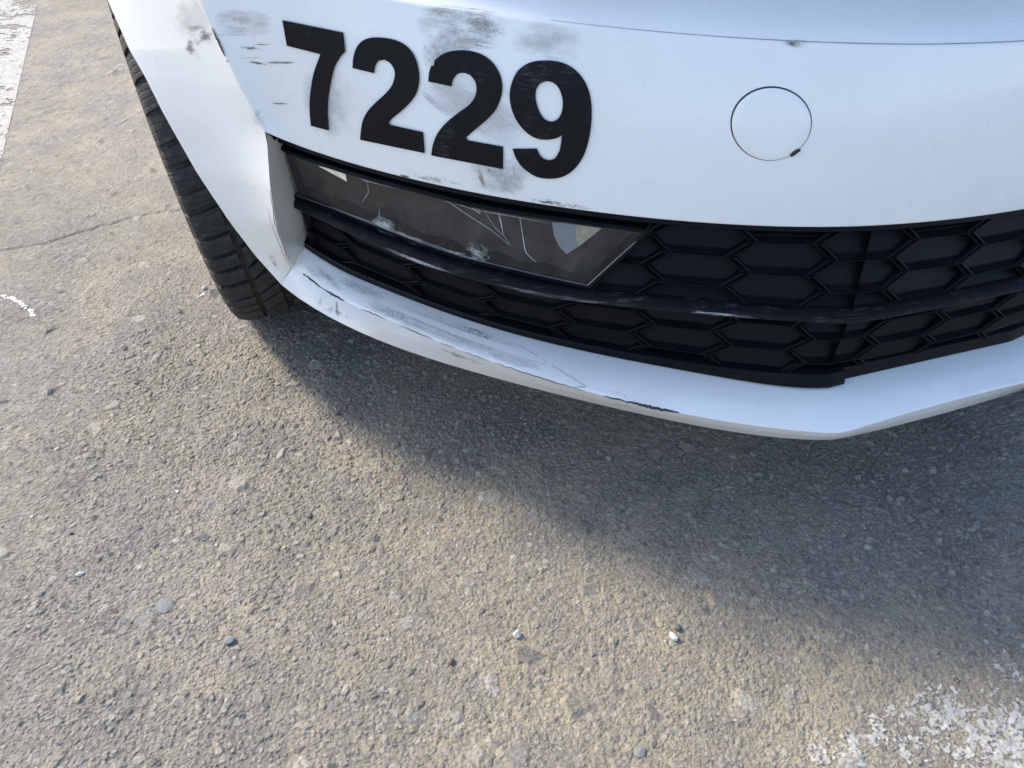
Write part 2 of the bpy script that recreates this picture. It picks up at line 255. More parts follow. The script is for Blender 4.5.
def simple(name, col, rough, metal=0.0, nscale=60, namp=.25, spec=.5, bumpd=0.0):
    m, t, b = new_mat(name); co = objco(t)
    n = noise(t, co, nscale, 4, .6)
    c = mixc(t, ramp(t, n, [(.3, (0, 0, 0)), (.75, (1, 1, 1))]), tuple(x*(1-namp) for x in col), tuple(min(1, x*(1+namp)) for x in col))
    L(t, c, b.inputs['Base Color']); b.inputs['Roughness'].default_value = rough; b.inputs['Metallic'].default_value = metal
    b.inputs['Specular IOR Level'].default_value = spec
    if bumpd: bump(t, n, .6, bumpd, b)
    return m
M['gap'] = simple('dark_gap', (.028, .028, .032), .8)
M['vinyl'] = None
def make_vinyl():
    m, t, b = new_mat('black_vinyl'); co = objco(t)
    n1 = noise(t, co, 22, 5, .65); n2 = noise(t, co, 120, 3, .6)
    mp = N(t, 'ShaderNodeMapping'); mp.inputs['Scale'].default_value = (60, 60, 420); mp.inputs['Rotation'].default_value = (0, .5, 0); L(t, co, mp.inputs[0])
    n3 = N(t, 'ShaderNodeTexNoise', Scale=1.0, Detail=2.0); L(t, mp.outputs[0], n3.inputs['Vector'])
    w = mth(t, 'MULTIPLY', ramp(t, n1, [(.52, (0, 0, 0)), (.72, (1, 1, 1))]), ramp(t, n3.outputs[0], [(.45, (0, 0, 0)), (.7, (1, 1, 1))]))
    L(t, mixc(t, mth(t, 'MULTIPLY', w, .75), (.0045, .0045, .006), (.085, .09, .10)), b.inputs['Base Color'])
    L(t, ramp(t, n2, [(.3, (.42,)*3), (.7, (.6,)*3)]), b.inputs['Roughness']); b.inputs['Specular IOR Level'].default_value = .18
    return m
M['vinyl'] = make_vinyl()
def make_black_plastic():
    m, t, b = new_mat('black_plastic'); co = objco(t)
    n1 = noise(t, co, 30, 5, .65); n2 = noise(t, co, 900, 2, .5)
    L(t, mixc(t, ramp(t, n1, [(.5, (0, 0, 0)), (.8, (1, 1, 1))]), (.0045, .005, .0068), (.010, .010, .0115)), b.inputs['Base Color'])
    L(t, ramp(t, n1, [(.3, (.40,)*3), (.7, (.56,)*3)]), b.inputs['Roughness']); b.inputs['Specular IOR Level'].default_value = .12; bump(t, n2, .15, .0004, b)
    return m
M['black'] = make_black_plastic()
def make_rail():
    m, t, b = new_mat('scuffed_black_plastic'); co = objco(t)
    n1 = noise(t, co, 26, 5, .7); mp = N(t, 'ShaderNodeMapping'); mp.inputs['Scale'].default_value = (45, 45, 700); L(t, co, mp.inputs[0])
    n2 = N(t, 'ShaderNodeTexNoise', Scale=1.0, Detail=4.0); L(t, mp.outputs[0], n2.inputs['Vector'])
    w = mth(t, 'MULTIPLY', ramp(t, n1, [(.5, (0, 0, 0)), (.7, (1, 1, 1))]), ramp(t, n2.outputs[0], [(.48, (0, 0, 0)), (.66, (1, 1, 1))]))
    L(t, mixc(t, w, (.007, .0075, .010), (.075, .075, .08)), b.inputs['Base Color']); b.inputs['Roughness'].default_value = .48; b.inputs['Specular IOR Level'].default_value = .12
    return m
M['rail'] = make_rail()
M['housing'] = simple('lamp_housing', (.085, .075, .070), .55, 0, 18, .2)
M['lensrim'] = simple('lens_rim', (.075, .075, .08), .3)
M['bowl'] = simple('reflector_bowl', (.55, .66, .82), .25, .3, 50, .1)
M['ivory'] = simple('ivory_plastic', (.84, .79, .66), .45, 0, 120, .2)
M['crackwhite'] = simple('crack_edge', (.62, .62, .64), .4)
M['crackgrey'] = simple('lens_crack_edge', (.46, .465, .49), .3, 0, 300, .5)
M['rim'] = simple('dark_rim', (.030, .031, .033), .55, 0)
M['undertray'] = simple('dark_undertray', (.03, .03, .03), .8)
M['chrome'] = simple('chrome', (.75, .76, .78), .12, 1.0)
M['steel'] = simple('grey_plate', (.3, .3, .32), .5)
def make_glass(name, tint, fac, rough):
    m, t, b = new_mat(name); co = objco(t); o = t.nodes['Material Output']
    n = noise(t, co, 40, 5, .65)
    L(t, mixc(t, ramp(t, n, [(.4, (0, 0, 0)), (.75, (1, 1, 1))]), tint, tuple(x*1.9+.03 for x in tint)), b.inputs['Base Color']); b.inputs['Roughness'].default_value = rough
    tr = N(t, 'ShaderNodeBsdfTransparent'); tr.inputs[0].default_value = (.92, .90, .88, 1)
    mx = N(t, 'ShaderNodeMixShader'); mx.inputs[0].default_value = fac
    L(t, tr.outputs[0], mx.inputs[1]); L(t, b.outputs[0], mx.inputs[2]); L(t, mx.outputs[0], o.inputs['Surface'])
    return m
M['lens'] = make_glass('dusty_lens', (.052, .050, .050), .36, .10)
M['window'] = make_glass('dark_window', (.01, .011, .012), .8, .05)
M['lampglass'] = make_glass('headlight_glass', (.2, .2, .21), .35, .05)
def make_rubber(sipes):
    m, t, b = new_mat('tread_rubber' if sipes else 'tyre_rubber'); co = objco(t)
    n = noise(t, co, 55, 5, .7); n2 = noise(t, co, 700, 2, .6)
    c = mixc(t, ramp(t, n, [(.42, (0, 0, 0)), (.75, (1, 1, 1))]), (.014, .0145, .016), (.062, .060, .057))
    L(t, c, b.inputs['Base Color']); b.inputs['Roughness'].default_value = .72
    if sipes:
        w = N(t, 'ShaderNodeTexWave', Scale=34.0, Distortion=1.6, Detail=2.0); w.wave_type = 'BANDS'; w.bands_direction = 'Z'; w.inputs['Detail Scale'].default_value = 2.0
        L(t, co, w.inputs['Vector'])
        h = mth(t, 'ADD', ramp(t, w.outputs['Fac'], [(.10, (0, 0, 0)), (.24, (1, 1, 1))]), mth(t, 'MULTIPLY', n2, .3))
        bump(t, h, 1.0, .0040, b)
    else: bump(t, n2, .5, .0008, b)
    return m
M['tread'] = make_rubber(True); M['tyre'] = make_rubber(False)

def make_mark(name, col, col2, thr, stretch, amp, rough=.6, width=.34):
    """a dirt or scrape film: patchy cover that thins out towards the patch's own rim"""
    m, t, b = new_mat(name); o = t.nodes['Material Output']
    uv = t.nodes.new('ShaderNodeTexCoord').outputs['UV']; co = objco(t)
    sx = N(t, 'ShaderNodeSeparateXYZ'); L(t, uv, sx.inputs[0])
    def edge(s): return mth(t, 'SUBTRACT', 1.0, mth(t, 'POWER', mth(t, 'ABSOLUTE', mth(t, 'MULTIPLY_ADD', s, 2.0) if False else mth(t, 'SUBTRACT', mth(t, 'MULTIPLY', s, 2.0), 1.0)), 1.6))
    e = mth(t, 'MULTIPLY', edge(sx.outputs[0]), edge(sx.outputs[1]))
    mp = N(t, 'ShaderNodeMapping'); mp.inputs['Scale'].default_value = stretch; L(t, uv, mp.inputs[0])
    n1 = N(t, 'ShaderNodeTexNoise', Scale=1.0, Detail=6.0, Roughness=.68); L(t, mp.outputs[0], n1.inputs['Vector']); n1.noise_dimensions = '4D'
    oi = N(t, 'ShaderNodeObjectInfo'); w4 = mth(t, 'MULTIPLY', oi.outputs['Random'], 90.0); L(t, w4, n1.inputs['W'])
    nl = N(t, 'ShaderNodeTexNoise', Scale=2.6, Detail=4.0, Roughness=.65); nl.noise_dimensions = '4D'; L(t, uv, nl.inputs['Vector']); L(t, w4, nl.inputs['W'])
    e = mth(t, 'MULTIPLY', mth(t, 'POWER', e, .75), ramp(t, nl.outputs[0], [(.30, (.25,)*3), (.62, (1.15,)*3)]))
    n2 = noise(t, co, 420, 3, .6)
    v = mth(t, 'MULTIPLY', e, mth(t, 'ADD', n1.outputs[0], mth(t, 'MULTIPLY', mth(t, 'SUBTRACT', n2, .5), .5)))
    a = mth(t, 'MULTIPLY', ramp(t, v, [(thr, (0, 0, 0)), (min(1, thr+width), (1, 1, 1))]), amp)
    L(t, mixc(t, n2, col, col2), b.inputs['Base Color']); b.inputs['Roughness'].default_value = rough
    tr = N(t, 'ShaderNodeBsdfTransparent'); mx = N(t, 'ShaderNodeMixShader')
    L(t, a, mx.inputs[0]); L(t, tr.outputs[0], mx.inputs[1]); L(t, b.outputs[0], mx.inputs[2]); L(t, mx.outputs[0], o.inputs['Surface'])
    return m
MK = {
 'scuff':   make_mark('scuff_film', (.15, .15, .15), (.50, .49, .44), .19, (5.0, 12.0, 1), .55),
 'smear':   make_mark('smear_film', (.33, .34, .35), (.54, .54, .53), .10, (2.0, 7.0, 1), .42),
 'blot':    make_mark('blot_film', (.07, .07, .075), (.22, .21, .21), .24, (3.0, 3.0, 1), .85),
 'peel':    make_mark('peel_film', (.66, .66, .65), (.74, .74, .74), .26, (4.0, 3.0, 1), .9, .7, .05),
 'streak':  make_mark('streak_film', (.06, .05, .06), (.16, .15, .16), .22, (3.0, 2.0, 1), .9),
 'scratch': make_mark('scratch_film', (.02, .02, .03), (.05, .05, .06), .12, (5.0, 1.5, 1), 1.0),
 'stain':   make_mark('stain_film', (.16, .13, .09), (.34, .30, .24), .16, (2.0, 3.0, 1), .9),
 'grime':   make_mark('grime_film', (.10, .09, .08), (.34, .31, .28), .36, (22.0, 3.0, 1), .8),
 'lens_smudge': make_mark('lens_smudge_film', (.36, .38, .41), (.62, .63, .65), .18, (7.0, 5.0, 1), .75),
}

# ------------------------------------------------------------------ mesh helpers
class MB:
    def __init__(s): s.V = []; s.F = []; s.U = []; s.hasuv = False
    def grid(s, P, uv=False):
        P = np.asarray(P, float); n, m = P.shape[:2]; o = len(s.V)
        s.V += [tuple(map(float, v)) for v in P.reshape(-1, 3)]
        for i in range(n):
            for j in range(m): s.U.append((j/(m-1), i/(n-1)))
        s.hasuv = s.hasuv or uv
        for i in range(n-1):
            for j in range(m-1): s.F.append((o+i*m+j, o+i*m+j+1, o+(i+1)*m+j+1, o+(i+1)*m+j))
    def add(s, V, F):
        o = len(s.V); s.V += [tuple(map(float, v)) for v in V]; s.U += [(0, 0)]*len(V); s.F += [tuple(i+o for i in f) for f in F]
    def box(s, c, h):
        c = np.array(c, float); h = np.array(h, float)
        V = [c + h*np.array(k) for k in ((-1,-1,-1),(1,-1,-1),(1,1,-1),(-1,1,-1),(-1,-1,1),(1,-1,1),(1,1,1),(-1,1,1))]
        s.add(V, [(3,2,1,0),(4,5,6,7),(0,1,5,4),(1,2,6,5),(2,3,7,6),(3,0,4,7)])
    def mesh(s, name, smooth=True, sharp=32, merge=2e-4, recalc=True):
        me = bpy.data.meshes.new(name); me.from_pydata(s.V, [], s.F)
        if s.hasuv:
            ul = me.uv_layers.new(name='uv')
            for lp in me.loops: ul.data[lp.index].uv = s.U[lp.vertex_index]
        bm = bmesh.new(); bm.from_mesh(me)
        if merge: bmesh.ops.remove_doubles(bm, verts=bm.verts, dist=merge)
        if recalc: bmesh.ops.recalc_face_normals(bm, faces=bm.faces)
        bm.to_mesh(me); bm.free()
        if smooth:
            me.polygons.foreach_set('use_smooth', [True]*len(me.polygons))
            me.set_sharp_from_angle(angle=math.radians(sharp))
        me.update(); return me
    def build(s, name, mat, parent=None, bevel=0, **kw):
        o = link(name, s.mesh(name, **kw), mat, parent)
        if bevel:
            b = o.modifiers.new('bevel', 'BEVEL'); b.width = bevel; b.segments = 3; b.limit_method = 'ANGLE'; b.angle_limit = math.radians(24); b.harden_normals = False
        return o
def link(name, me, mat, parent=None):
    o = bpy.data.objects.new(name, me); COL.objects.link(o)
    if mat and not me.materials: me.materials.append(mat)
    if parent: o.parent = parent
    return o
def tag(o, label, cat, group=None, kind=None):
    o['label'] = label
    if cat: o['category'] = cat
    if group: o['group'] = group
    if kind: o['kind'] = kind
    return o
def polyline_ribbon(P, w, normals):
    """two-sided tapering strip along P with width w lying across 'normals'"""
    P = np.asarray(P, float); n = len(P); T = np.gradient(P, axis=0); T /= np.linalg.norm(T, axis=1, keepdims=True)
    S = np.cross(normals, T); S /= np.linalg.norm(S, axis=1, keepdims=True)
    k = np.array([.35+.65*math.sin(math.pi*min(1, max(0, (i+.4)/(n-.2)))) for i in range(n)])[:, None]
    return np.stack([P - S*w*k/2, P + np.asarray(normals)*w*.12, P + S*w*k/2], 1)

# ------------------------------------------------------------------ ground
def h32(ix, iy, seed):
    h = (ix.astype(np.int64)*374761393 + iy.astype(np.int64)*668265263 + seed*1442695041) & 0xffffffff
    h = ((h ^ (h >> 13))*1274126177) & 0xffffffff
    h = ((h ^ (h >> 15))*2246822519) & 0xffffffff
    return ((h ^ (h >> 16)) & 0xffffff)/float(0x1000000)
def vnoise(x, y, sc, seed):
    x = x/sc; y = y/sc; ix = np.floor(x); iy = np.floor(y); fx = x-ix; fy = y-iy
    fx = fx*fx*(3-2*fx); fy = fy*fy*(3-2*fy)
    a, b, c, d = h32(ix, iy, seed), h32(ix+1, iy, seed), h32(ix, iy+1, seed), h32(ix+1, iy+1, seed)
    return (a*(1-fx)+b*fx)*(1-fy) + (c*(1-fx)+d*fx)*fy - .5
def stones(x, y, cell, seed, fill, rise):
    """angular chips set in the surface: height above the binder and one random tone per chip"""
    H = np.zeros_like(x); T = np.zeros_like(x); D = np.full_like(x, 9.)
    cx = np.floor(x/cell); cy = np.floor(y/cell)
    for di in (-1, 0, 1):
        for dj in (-1, 0, 1):
            i, j = cx+di, cy+dj
            ok = h32(i, j, seed+9) < fill
            px = (i+h32(i, j, seed))*cell; py = (j+h32(i, j, seed+1))*cell
            r = cell*(.28+.42*h32(i, j, seed+2)**1.5); a = 6.283*h32(i, j, seed+3)
            lx, ly = x-px, y-py; el = .62+.38*h32(i, j, seed+5)
            ca, sa = np.cos(a), np.sin(a); u = (lx*ca+ly*sa); v = (-lx*sa+ly*ca)/el
            d = np.zeros_like(x)
            for k in range(5):
                th = 1.2566*k + .7*h32(i, j, seed+20+k)
                d = np.maximum(d, (u*np.cos(th)+v*np.sin(th))/(r*(.75+.25*h32(i, j, seed+30+k))))
            tilt = (h32(i, j, seed+6)-.5)*u + (h32(i, j, seed+7)-.5)*v
            top = rise*r*(.35+.9*h32(i, j, seed+4)) + tilt*.45
            h = np.where(ok & (d < 1.25), top*np.clip((1.25-d)/.45, 0, 1), 0)
            w = h > H; H = np.where(w, h, H); T = np.where(w, h32(i, j, seed+8), T); D = np.where(w, d, D)
    return H, T, np.where(H > 0, np.clip((1.18-D)/.3, 0, 1), 0)
def seg_dist(x, y, pts):
    D = np.full_like(x, 9.)
    for (ax, ay), (bx, by) in zip(pts[:-1], pts[1:]):
        dx, dy = bx-ax, by-ay; t = np.clip(((x-ax)*dx+(y-ay)*dy)/(dx*dx+dy*dy), 0, 1)
        D = np.minimum(D, np.hypot(x-ax-t*dx, y-ay-t*dy))
    return D
def ground_height(x, y):
    near = np.clip((3.4-np.hypot(x+.6, y-.2))/1.0, 0, 1)
    z = .0030*vnoise(x, y, .33, 3) + .0018*vnoise(x, y, .05, 4) + .0009*vnoise(x, y, .012, 5) + .0010*vnoise(x, y, .004, 6)
    A, tA, mA = stones(x, y, .0040, 100, .74, .66)
    B, tB, mB = stones(x, y, .0088, 200, .42, .50)
    C, tC, mC = stones(x, y, .026, 300, .10, .14)
    dust = np.clip(.5+1.6*vnoise(x, y, .22, 11)+.8*vnoise(x, y, .07, 12), 0, 1)      # where fine dust has filled the surface in
    sandy = np.clip(1.25-np.hypot(x+.36, (y+.12)*1.2)/.50+.8*vnoise(x, y, .1, 13), 0, 1); dust = np.maximum(dust, .9*sandy); keep = 1-.38*dust
    out = np.maximum(np.maximum(-.98-x, 0), np.maximum(y-.54, 0)); fd = np.clip(1-out/.40, 0, 1)   # farther off the surface is too fine to resolve
    A, B = A*keep*fd, B*keep*fd
    H = np.maximum(np.maximum(A, B), C); s1 = (B >= A) & (B > 0); s2 = (C >= np.maximum(A, B)) & (C > 0)
    T = np.where(s2, tC, np.where(s1, tB, tA)); Mk = np.where(s2, mC, np.where(s1, mB, mA))
    wob = seg_dist(x + .010*vnoise(x, y, .03, 21), y + .012*vnoise(x, y, .025, 22), CRACK_LINE)
    cr = np.exp(-(wob/.0045)**2)
    return (z*near*(.35+.65*fd) + H*near - .0035*cr*near), T, Mk*near
def axis(lo, hi, step, left, right, grow_l, grow_r, far):
    core = list(np.arange(lo, hi+1e-9, step))
    s, v, L_ = step, lo, []
    while v > -far:
        s *= grow_l if v > left else 1.35
        v -= s; L_.append(v)
    s, v, R__ = step, core[-1], []
    while v < far:
        s *= grow_r if v < right else 1.35
        v += s; R__.append(v)
    return np.array(L_[::-1] + core + R__)
def make_asphalt():
    m, t, b = new_mat('asphalt'); co = objco(t)
    at = N(t, 'ShaderNodeAttribute'); at.attribute_name = 'chip'; am = N(t, 'ShaderNodeAttribute'); am.attribute_name = 'chip_cover'
    big = noise(t, co, 1.7, 4, .6); mid = noise(t, co, 6.5, 5, .65); fine = noise(t, co, 330, 4, .75); grit = noise(t, co, 620, 3, .7)
    binder = ramp(t, big, [(.33, (0.251, 0.243, 0.218)), (.46, (0.310, 0.284, 0.255)), (.55, (0.331, 0.300, 0.232)), (.68, (0.272, 0.268, 0.228))])
    gd = N(t, 'ShaderNodeVectorMath'); gd.operation = 'DISTANCE'; L(t, co, gd.inputs[0]); gd.inputs[1].default_value = (-.36, -.12, 0)
    sand = mth(t, 'MULTIPLY', ramp(t, mth(t, 'ADD', gd.outputs['Value'], mth(t, 'MULTIPLY', mid, .35)), [(.26, (1, 1, 1)), (.86, (0, 0, 0))]), .85)
    binder = mixc(t, sand, binder, (0.380, 0.328, 0.229))      # dry sandy dust lying in front of the car
    binder = mixc(t, ramp(t, mid, [(.40, (0, 0, 0)), (.70, (1, 1, 1))]), binder, (0.196, 0.189, 0.177))
    binder = mixc(t, mth(t, 'MULTIPLY', ramp(t, mid, [(.30, (1, 1, 1)), (.46, (0, 0, 0))]), .55), binder, (0.390, 0.337, 0.255))
    chip = ramp(t, at.outputs['Fac'], [(0.0, (0.118, 0.125, 0.130)), (.10, (0.184, 0.177, 0.175)), (.24, (0.255, 0.237, 0.213)), (.40, (0.343, 0.310, 0.267)), (.52, (0.237, 0.225, 0.218)), (.64, (0.367, 0.337, 0.284)), (.80, (0.290, 0.284, 0.267)), (.93, (0.382, 0.357, 0.311)), (1.0, (0.455, 0.435, 0.396))])
    c = mixc(t, mth(t, 'MULTIPLY', am.outputs['Fac'], .80), binder, chip)
    vor = N(t, 'ShaderNodeTexVoronoi', Scale=170.0); L(t, co, vor.inputs['Vector'])
    c = mixc(t, .30, c, mixc(t, 1.0, c, ramp(t, vor.outputs['Color'], [(.2, (.55, .55, .56)), (.5, (1, .98, .95)), (.92, (1.35, 1.32, 1.28))]), 'MULTIPLY'))
    c = mixc(t, 1.0, c, ramp(t, fine, [(.30, (.60, .60, .61)), (.5, (1, 1, 1)), (.70, (1.34, 1.31, 1.26))]), 'MULTIPLY')  # random grain tone, its dark end imitating tiny shadows between chips
    c = mixc(t, ramp(t, grit, [(.66, (0, 0, 0)), (.72, (.8, .8, .8))]), c, (.06, .06, .06))
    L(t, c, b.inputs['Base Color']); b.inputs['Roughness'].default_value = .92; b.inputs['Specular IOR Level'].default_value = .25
    h = mth(t, 'ADD', mth(t, 'ADD', mth(t, 'MULTIPLY', fine, 1.0), mth(t, 'MULTIPLY', grit, .45)), mth(t, 'MULTIPLY', vor.outputs['Distance'], -.55))
    bump(t, h, 1.0, .0030, b)
    return m
M['asphalt'] = make_asphalt()
def make_ground():
    xs = axis(-.98, .40, .0014, -2.7, .5, 1.013, 1.10, 160); ys = axis(-.39, .54, .0014, -.6, 3.3, 1.08, 1.013, 160)
    X, Y = np.meshgrid(xs, ys); x, y = X.ravel(), Y.ravel(); z, T, Mk = ground_height(x, y)
    n, m = len(xs), len(ys)
    me = bpy.data.meshes.new('ground'); me.vertices.add(n*m); me.vertices.foreach_set('co', np.stack([x, y, z], 1).astype(np.float32).ravel())
    i = (np.arange(m-1)[:, None]*n + np.arange(n-1)[None, :]).ravel()
    Q = np.stack([i, i+1, i+n+1, i+n], 1).astype(np.int32)
    me.loops.add(Q.size); me.loops.foreach_set('vertex_index', Q.ravel())
    me.polygons.add(len(Q)); me.polygons.foreach_set('loop_start', np.arange(0, Q.size, 4, dtype=np.int32))
    try: me.polygons.foreach_set('loop_total', np.full(len(Q), 4, np.int32))
    except Exception: pass
    me.polygons.foreach_set('use_smooth', np.zeros(len(Q), bool))
    for nm, d in (('chip', T), ('chip_cover', Mk)):
        me.attributes.new(nm, 'FLOAT', 'POINT').data.foreach_set('value', d.astype(np.float32))
    me.update(calc_edges=True)
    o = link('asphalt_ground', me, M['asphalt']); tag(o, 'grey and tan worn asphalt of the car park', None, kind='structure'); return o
make_ground()

def make_roadpaint():
    m, t, b = new_mat('worn_road_paint'); co = objco(t)
    n = noise(t, co, 60, 5, .7); n2 = noise(t, co, 300, 3, .6)
    c = ramp(t, n, [(.30, (.24, .23, .21)), (.50, (.335, .328, .31)), (.70, (.44, .435, .42))])
    L(t, mixc(t, ramp(t, n2, [(.62, (0, 0, 0)), (.72, (1, 1, 1))]), c, (.34, .31, .28)), b.inputs['Base Color']); b.inputs['Roughness'].default_value = .85
    bump(t, n2, .5, .001, b); return m
M['roadpaint'] = make_roadpaint()
def paint_line(name, label, a, dirv, length, width, cell, worn, lift, offs=0):
    """flakes of line paint left standing on the asphalt; 'a' is a corner, the line lies to the right of dirv"""
    d = np.array(dirv, float); d /= np.linalg.norm(d); nrm = np.array([d[1], -d[0]])
    nu, nv = int(length/cell), int(width/cell)
    u, v = np.meshgrid(np.arange(nu+1)*cell, np.arange(nv+1)*cell, indexing='ij')
    x = a[0] + u*d[0] + v*nrm[0]; y = a[1] + u*d[1] + v*nrm[1]
    z = ground_height(x.ravel(), y.ravel())[0].reshape(x.shape) + lift
    uc, vc = u[:-1, :-1]+cell/2, v[:-1, :-1]+cell/2
    mask = worn(uc, vc, x[:-1, :-1], y[:-1, :-1])
    V = np.stack([x, y, z], -1).reshape(-1, 3); ii, jj = np.nonzero(mask); q = ii*(nv+1)+jj
    F = np.stack([q, q+nv+1, q+nv+2, q+1], 1)
    used = np.unique(F); rm = np.full(len(V), -1); rm[used] = np.arange(len(used))
    me = bpy.data.meshes.new(name); me.from_pydata(V[used].tolist(), [], rm[F].tolist()); me.update()
    o = link(name, me, M['roadpaint']); tag(o, label, None, kind='structure'); return o
def worn_far(u, v, x, y):
    n = vnoise(x, y, .06, 41)*1.1 + vnoise(x, y, .016, 42) + vnoise(x, y, .007, 43)*.7
    edge = np.clip(v/.006, 0, 1)
    fresh = np.exp(-((u-1.02)/.30)**2)*.55
    return (n*.75 + fresh + .30 + .35*vnoise(x, y, .5, 44) > .12*(2-edge) - .1)
def worn_near(u, v, x, y):
    n = vnoise(x, y, .07, 51)*.9 + vnoise(x, y, .022, 52)*1.1 + vnoise(x, y, .008, 53)*.9 + vnoise(x, y, .0032, 54)*1.3
    s = np.clip((u-.02)/.35, 0, 1)
    return n > .43 - .28*s - .10*np.clip((v-.05)/.1, 0, 1) + .15*np.clip((.012-v)/.012, 0, 1)
paint_line('parking_line', 'faded white parking line at the far left beyond the tyre', (-2.594, 4.907), (.27, -.9628), 4.2, .16, .0050, worn_far, .0012)
paint_line('parking_line', 'flaking white parking line at the lower right in front of the car', (-.26, -.3345), (.956, .2933), .80, .15, .0014, worn_near, .0007)

# ------------------------------------------------------------------ loose stones
def stone_mesh(name, seed, sx, sy, sz):
    r = random.Random(seed); bm = bmesh.new(); bmesh.ops.create_icosphere(bm, subdivisions=2, radius=1)
    cuts = [(Vector((r.uniform(-1, 1), r.uniform(-1, 1), r.uniform(-.6, 1))).normalized(), r.uniform(.62, .9)) for _ in range(9)]
    for v in bm.verts:
        for n, d in cuts:
            k = v.co.dot(n)
            if k > d: v.co -= n*(k-d)
        v.co *= 1 + r.uniform(-.03, .03)
        v.co = Vector((v.co.x*sx, v.co.y*sy, v.co.z*sz))
    me = bpy.data.meshes.new(name); bm.to_mesh(me); bm.free(); return me
def stone_mat(name, col): return simple(name, col, .85, 0, 400, .25, .3, .0005)
SM = {'white': stone_mat('white_stone', (.55, .54, .51)), 'pale': stone_mat('pale_stone', (.55, .52, .47)), 'blue': stone_mat('blue_grey_stone', (.185, .19, .195)),
      'brown': stone_mat('brown_stone', (.16, .12, .095)), 'dark': stone_mat('dark_stone', (.13, .13, .135)), 'tan': stone_mat('tan_stone', (.34, .27, .19))}
loose = [(0, 'white', .0058, .0062, .006, 0, 'pebble', 'round white pebble lying alone on the sunlit tan asphalt', 'pebble'),
 (1, 'white', .0042, .0075, .0055, .5, 'pebble', 'long pale pebble with a dark stone just behind it', 'pebble'),
 (2, 'dark', .0060, .0055, .004, .3, 'pebble', 'small dark stone behind the long pale pebble', 'pebble'),
 (3, 'brown', .0052, .0036, .004, .6, 'pebble', 'brown chip to the left of the round white pebble', 'pebble'),
 (4, 'brown', .0060, .0045, .0045, .2, 'pebble', 'brown pebble at the edge of the car shadow', 'pebble'),
 (5, 'dark', .0052, .0042, .0035, .9, 'pebble', 'small dark stone out in the sun below the tyre', 'pebble'),
 (6, 'blue', .0150, .0135, .0022, .2, 'flat_stone', 'flat blue grey stone set flush in the asphalt', 'stone'),
 (7, 'white', .0062, .0056, .004, .2, 'pebble', 'bright white chip beside the front tyre', 'pebble'),
 (9, 'pale', .0062, .0040, .004, .4, 'pebble', 'pale flake near the left edge of the asphalt', 'pebble'),
 (12, 'blue', .0085, .0075, .0022, .1, 'flat_stone', 'small flat grey stone below the long pale pebble', 'stone'),
 (13, 'blue', .0075, .0065, .0022, .1, 'flat_stone', 'small flat grey stone to the right of the larger flush blue grey one', 'stone'),
 ]
for (k, mk, sx, sy, sz, rz, nm, lab, cat) in loose:
    x, y = STONE_SPOTS[k]; gz = float(ground_height(np.array([x]), np.array([y]))[0][0])
    o = link(nm, stone_mesh(nm, 50+k, sx, sy, sz), SM[mk]); o.location = (x, y, gz + (sz*.55 if nm == 'pebble' else .0012)); o.rotation_euler = (0, 0, rz); tag(o, lab, cat)
def make_grit():
    r = np.random.default_rng(5); n = 5200
    x = r.uniform(-1.5, .38, n); y = r.uniform(-.40, 1.0, n); z = ground_height(x, y)[0]
    s = .0007 + .0016*r.random(n)**3; big = r.random(n) < .03; s[big] *= 1.7
    base = np.array([(1,0,0),(-.3,.95,0),(-.8,-.7,0),(.25,-.9,.2),(.1,.1,.8),(-.4,.2,.5)])
    a = r.uniform(0, 6.28, n); V = np.zeros((n, 6, 3)); j = 1 + .35*r.normal(size=(n, 6, 3))
    b = base[None]*j; ca, sa = np.cos(a)[:, None], np.sin(a)[:, None]
    V[..., 0] = (b[..., 0]*ca - b[..., 1]*sa)*s[:, None] + x[:, None]; V[..., 1] = (b[..., 0]*sa + b[..., 1]*ca)*s[:, None] + y[:, None]; V[..., 2] = b[..., 2]*s[:, None]*.9 + z[:, None]
    T = np.array([(0,1,4),(1,5,4),(1,2,5),(2,4,5),(2,3,4),(3,0,4)]); F = (np.arange(n)[:, None, None]*6 + T[None]).reshape(-1, 3)
    me = bpy.data.meshes.new('loose_grit'); me.from_pydata(V.reshape(-1, 3).tolist(), [], F.tolist())
    me.attributes.new('tone', 'FLOAT', 'POINT').data.foreach_set('value', np.repeat(r.random(n), 6).astype(np.float32)); me.update()
    m, t, bb = new_mat('grit'); at = N(t, 'ShaderNodeAttribute'); at.attribute_name = 'tone'
    L(t, ramp(t, at.outputs['Fac'], [(0, (.06, .06, .065)), (.25, (.20, .185, .17)), (.6, (.30, .26, .21)), (.9, (.40, .37, .33)), (1, (.65, .63, .6))]), bb.inputs['Base Color']); bb.inputs['Roughness'].default_value = .9
    tag(link('loose_grit', me, m), 'fine loose grit scattered over the asphalt', 'grit', kind='stuff')
make_grit()
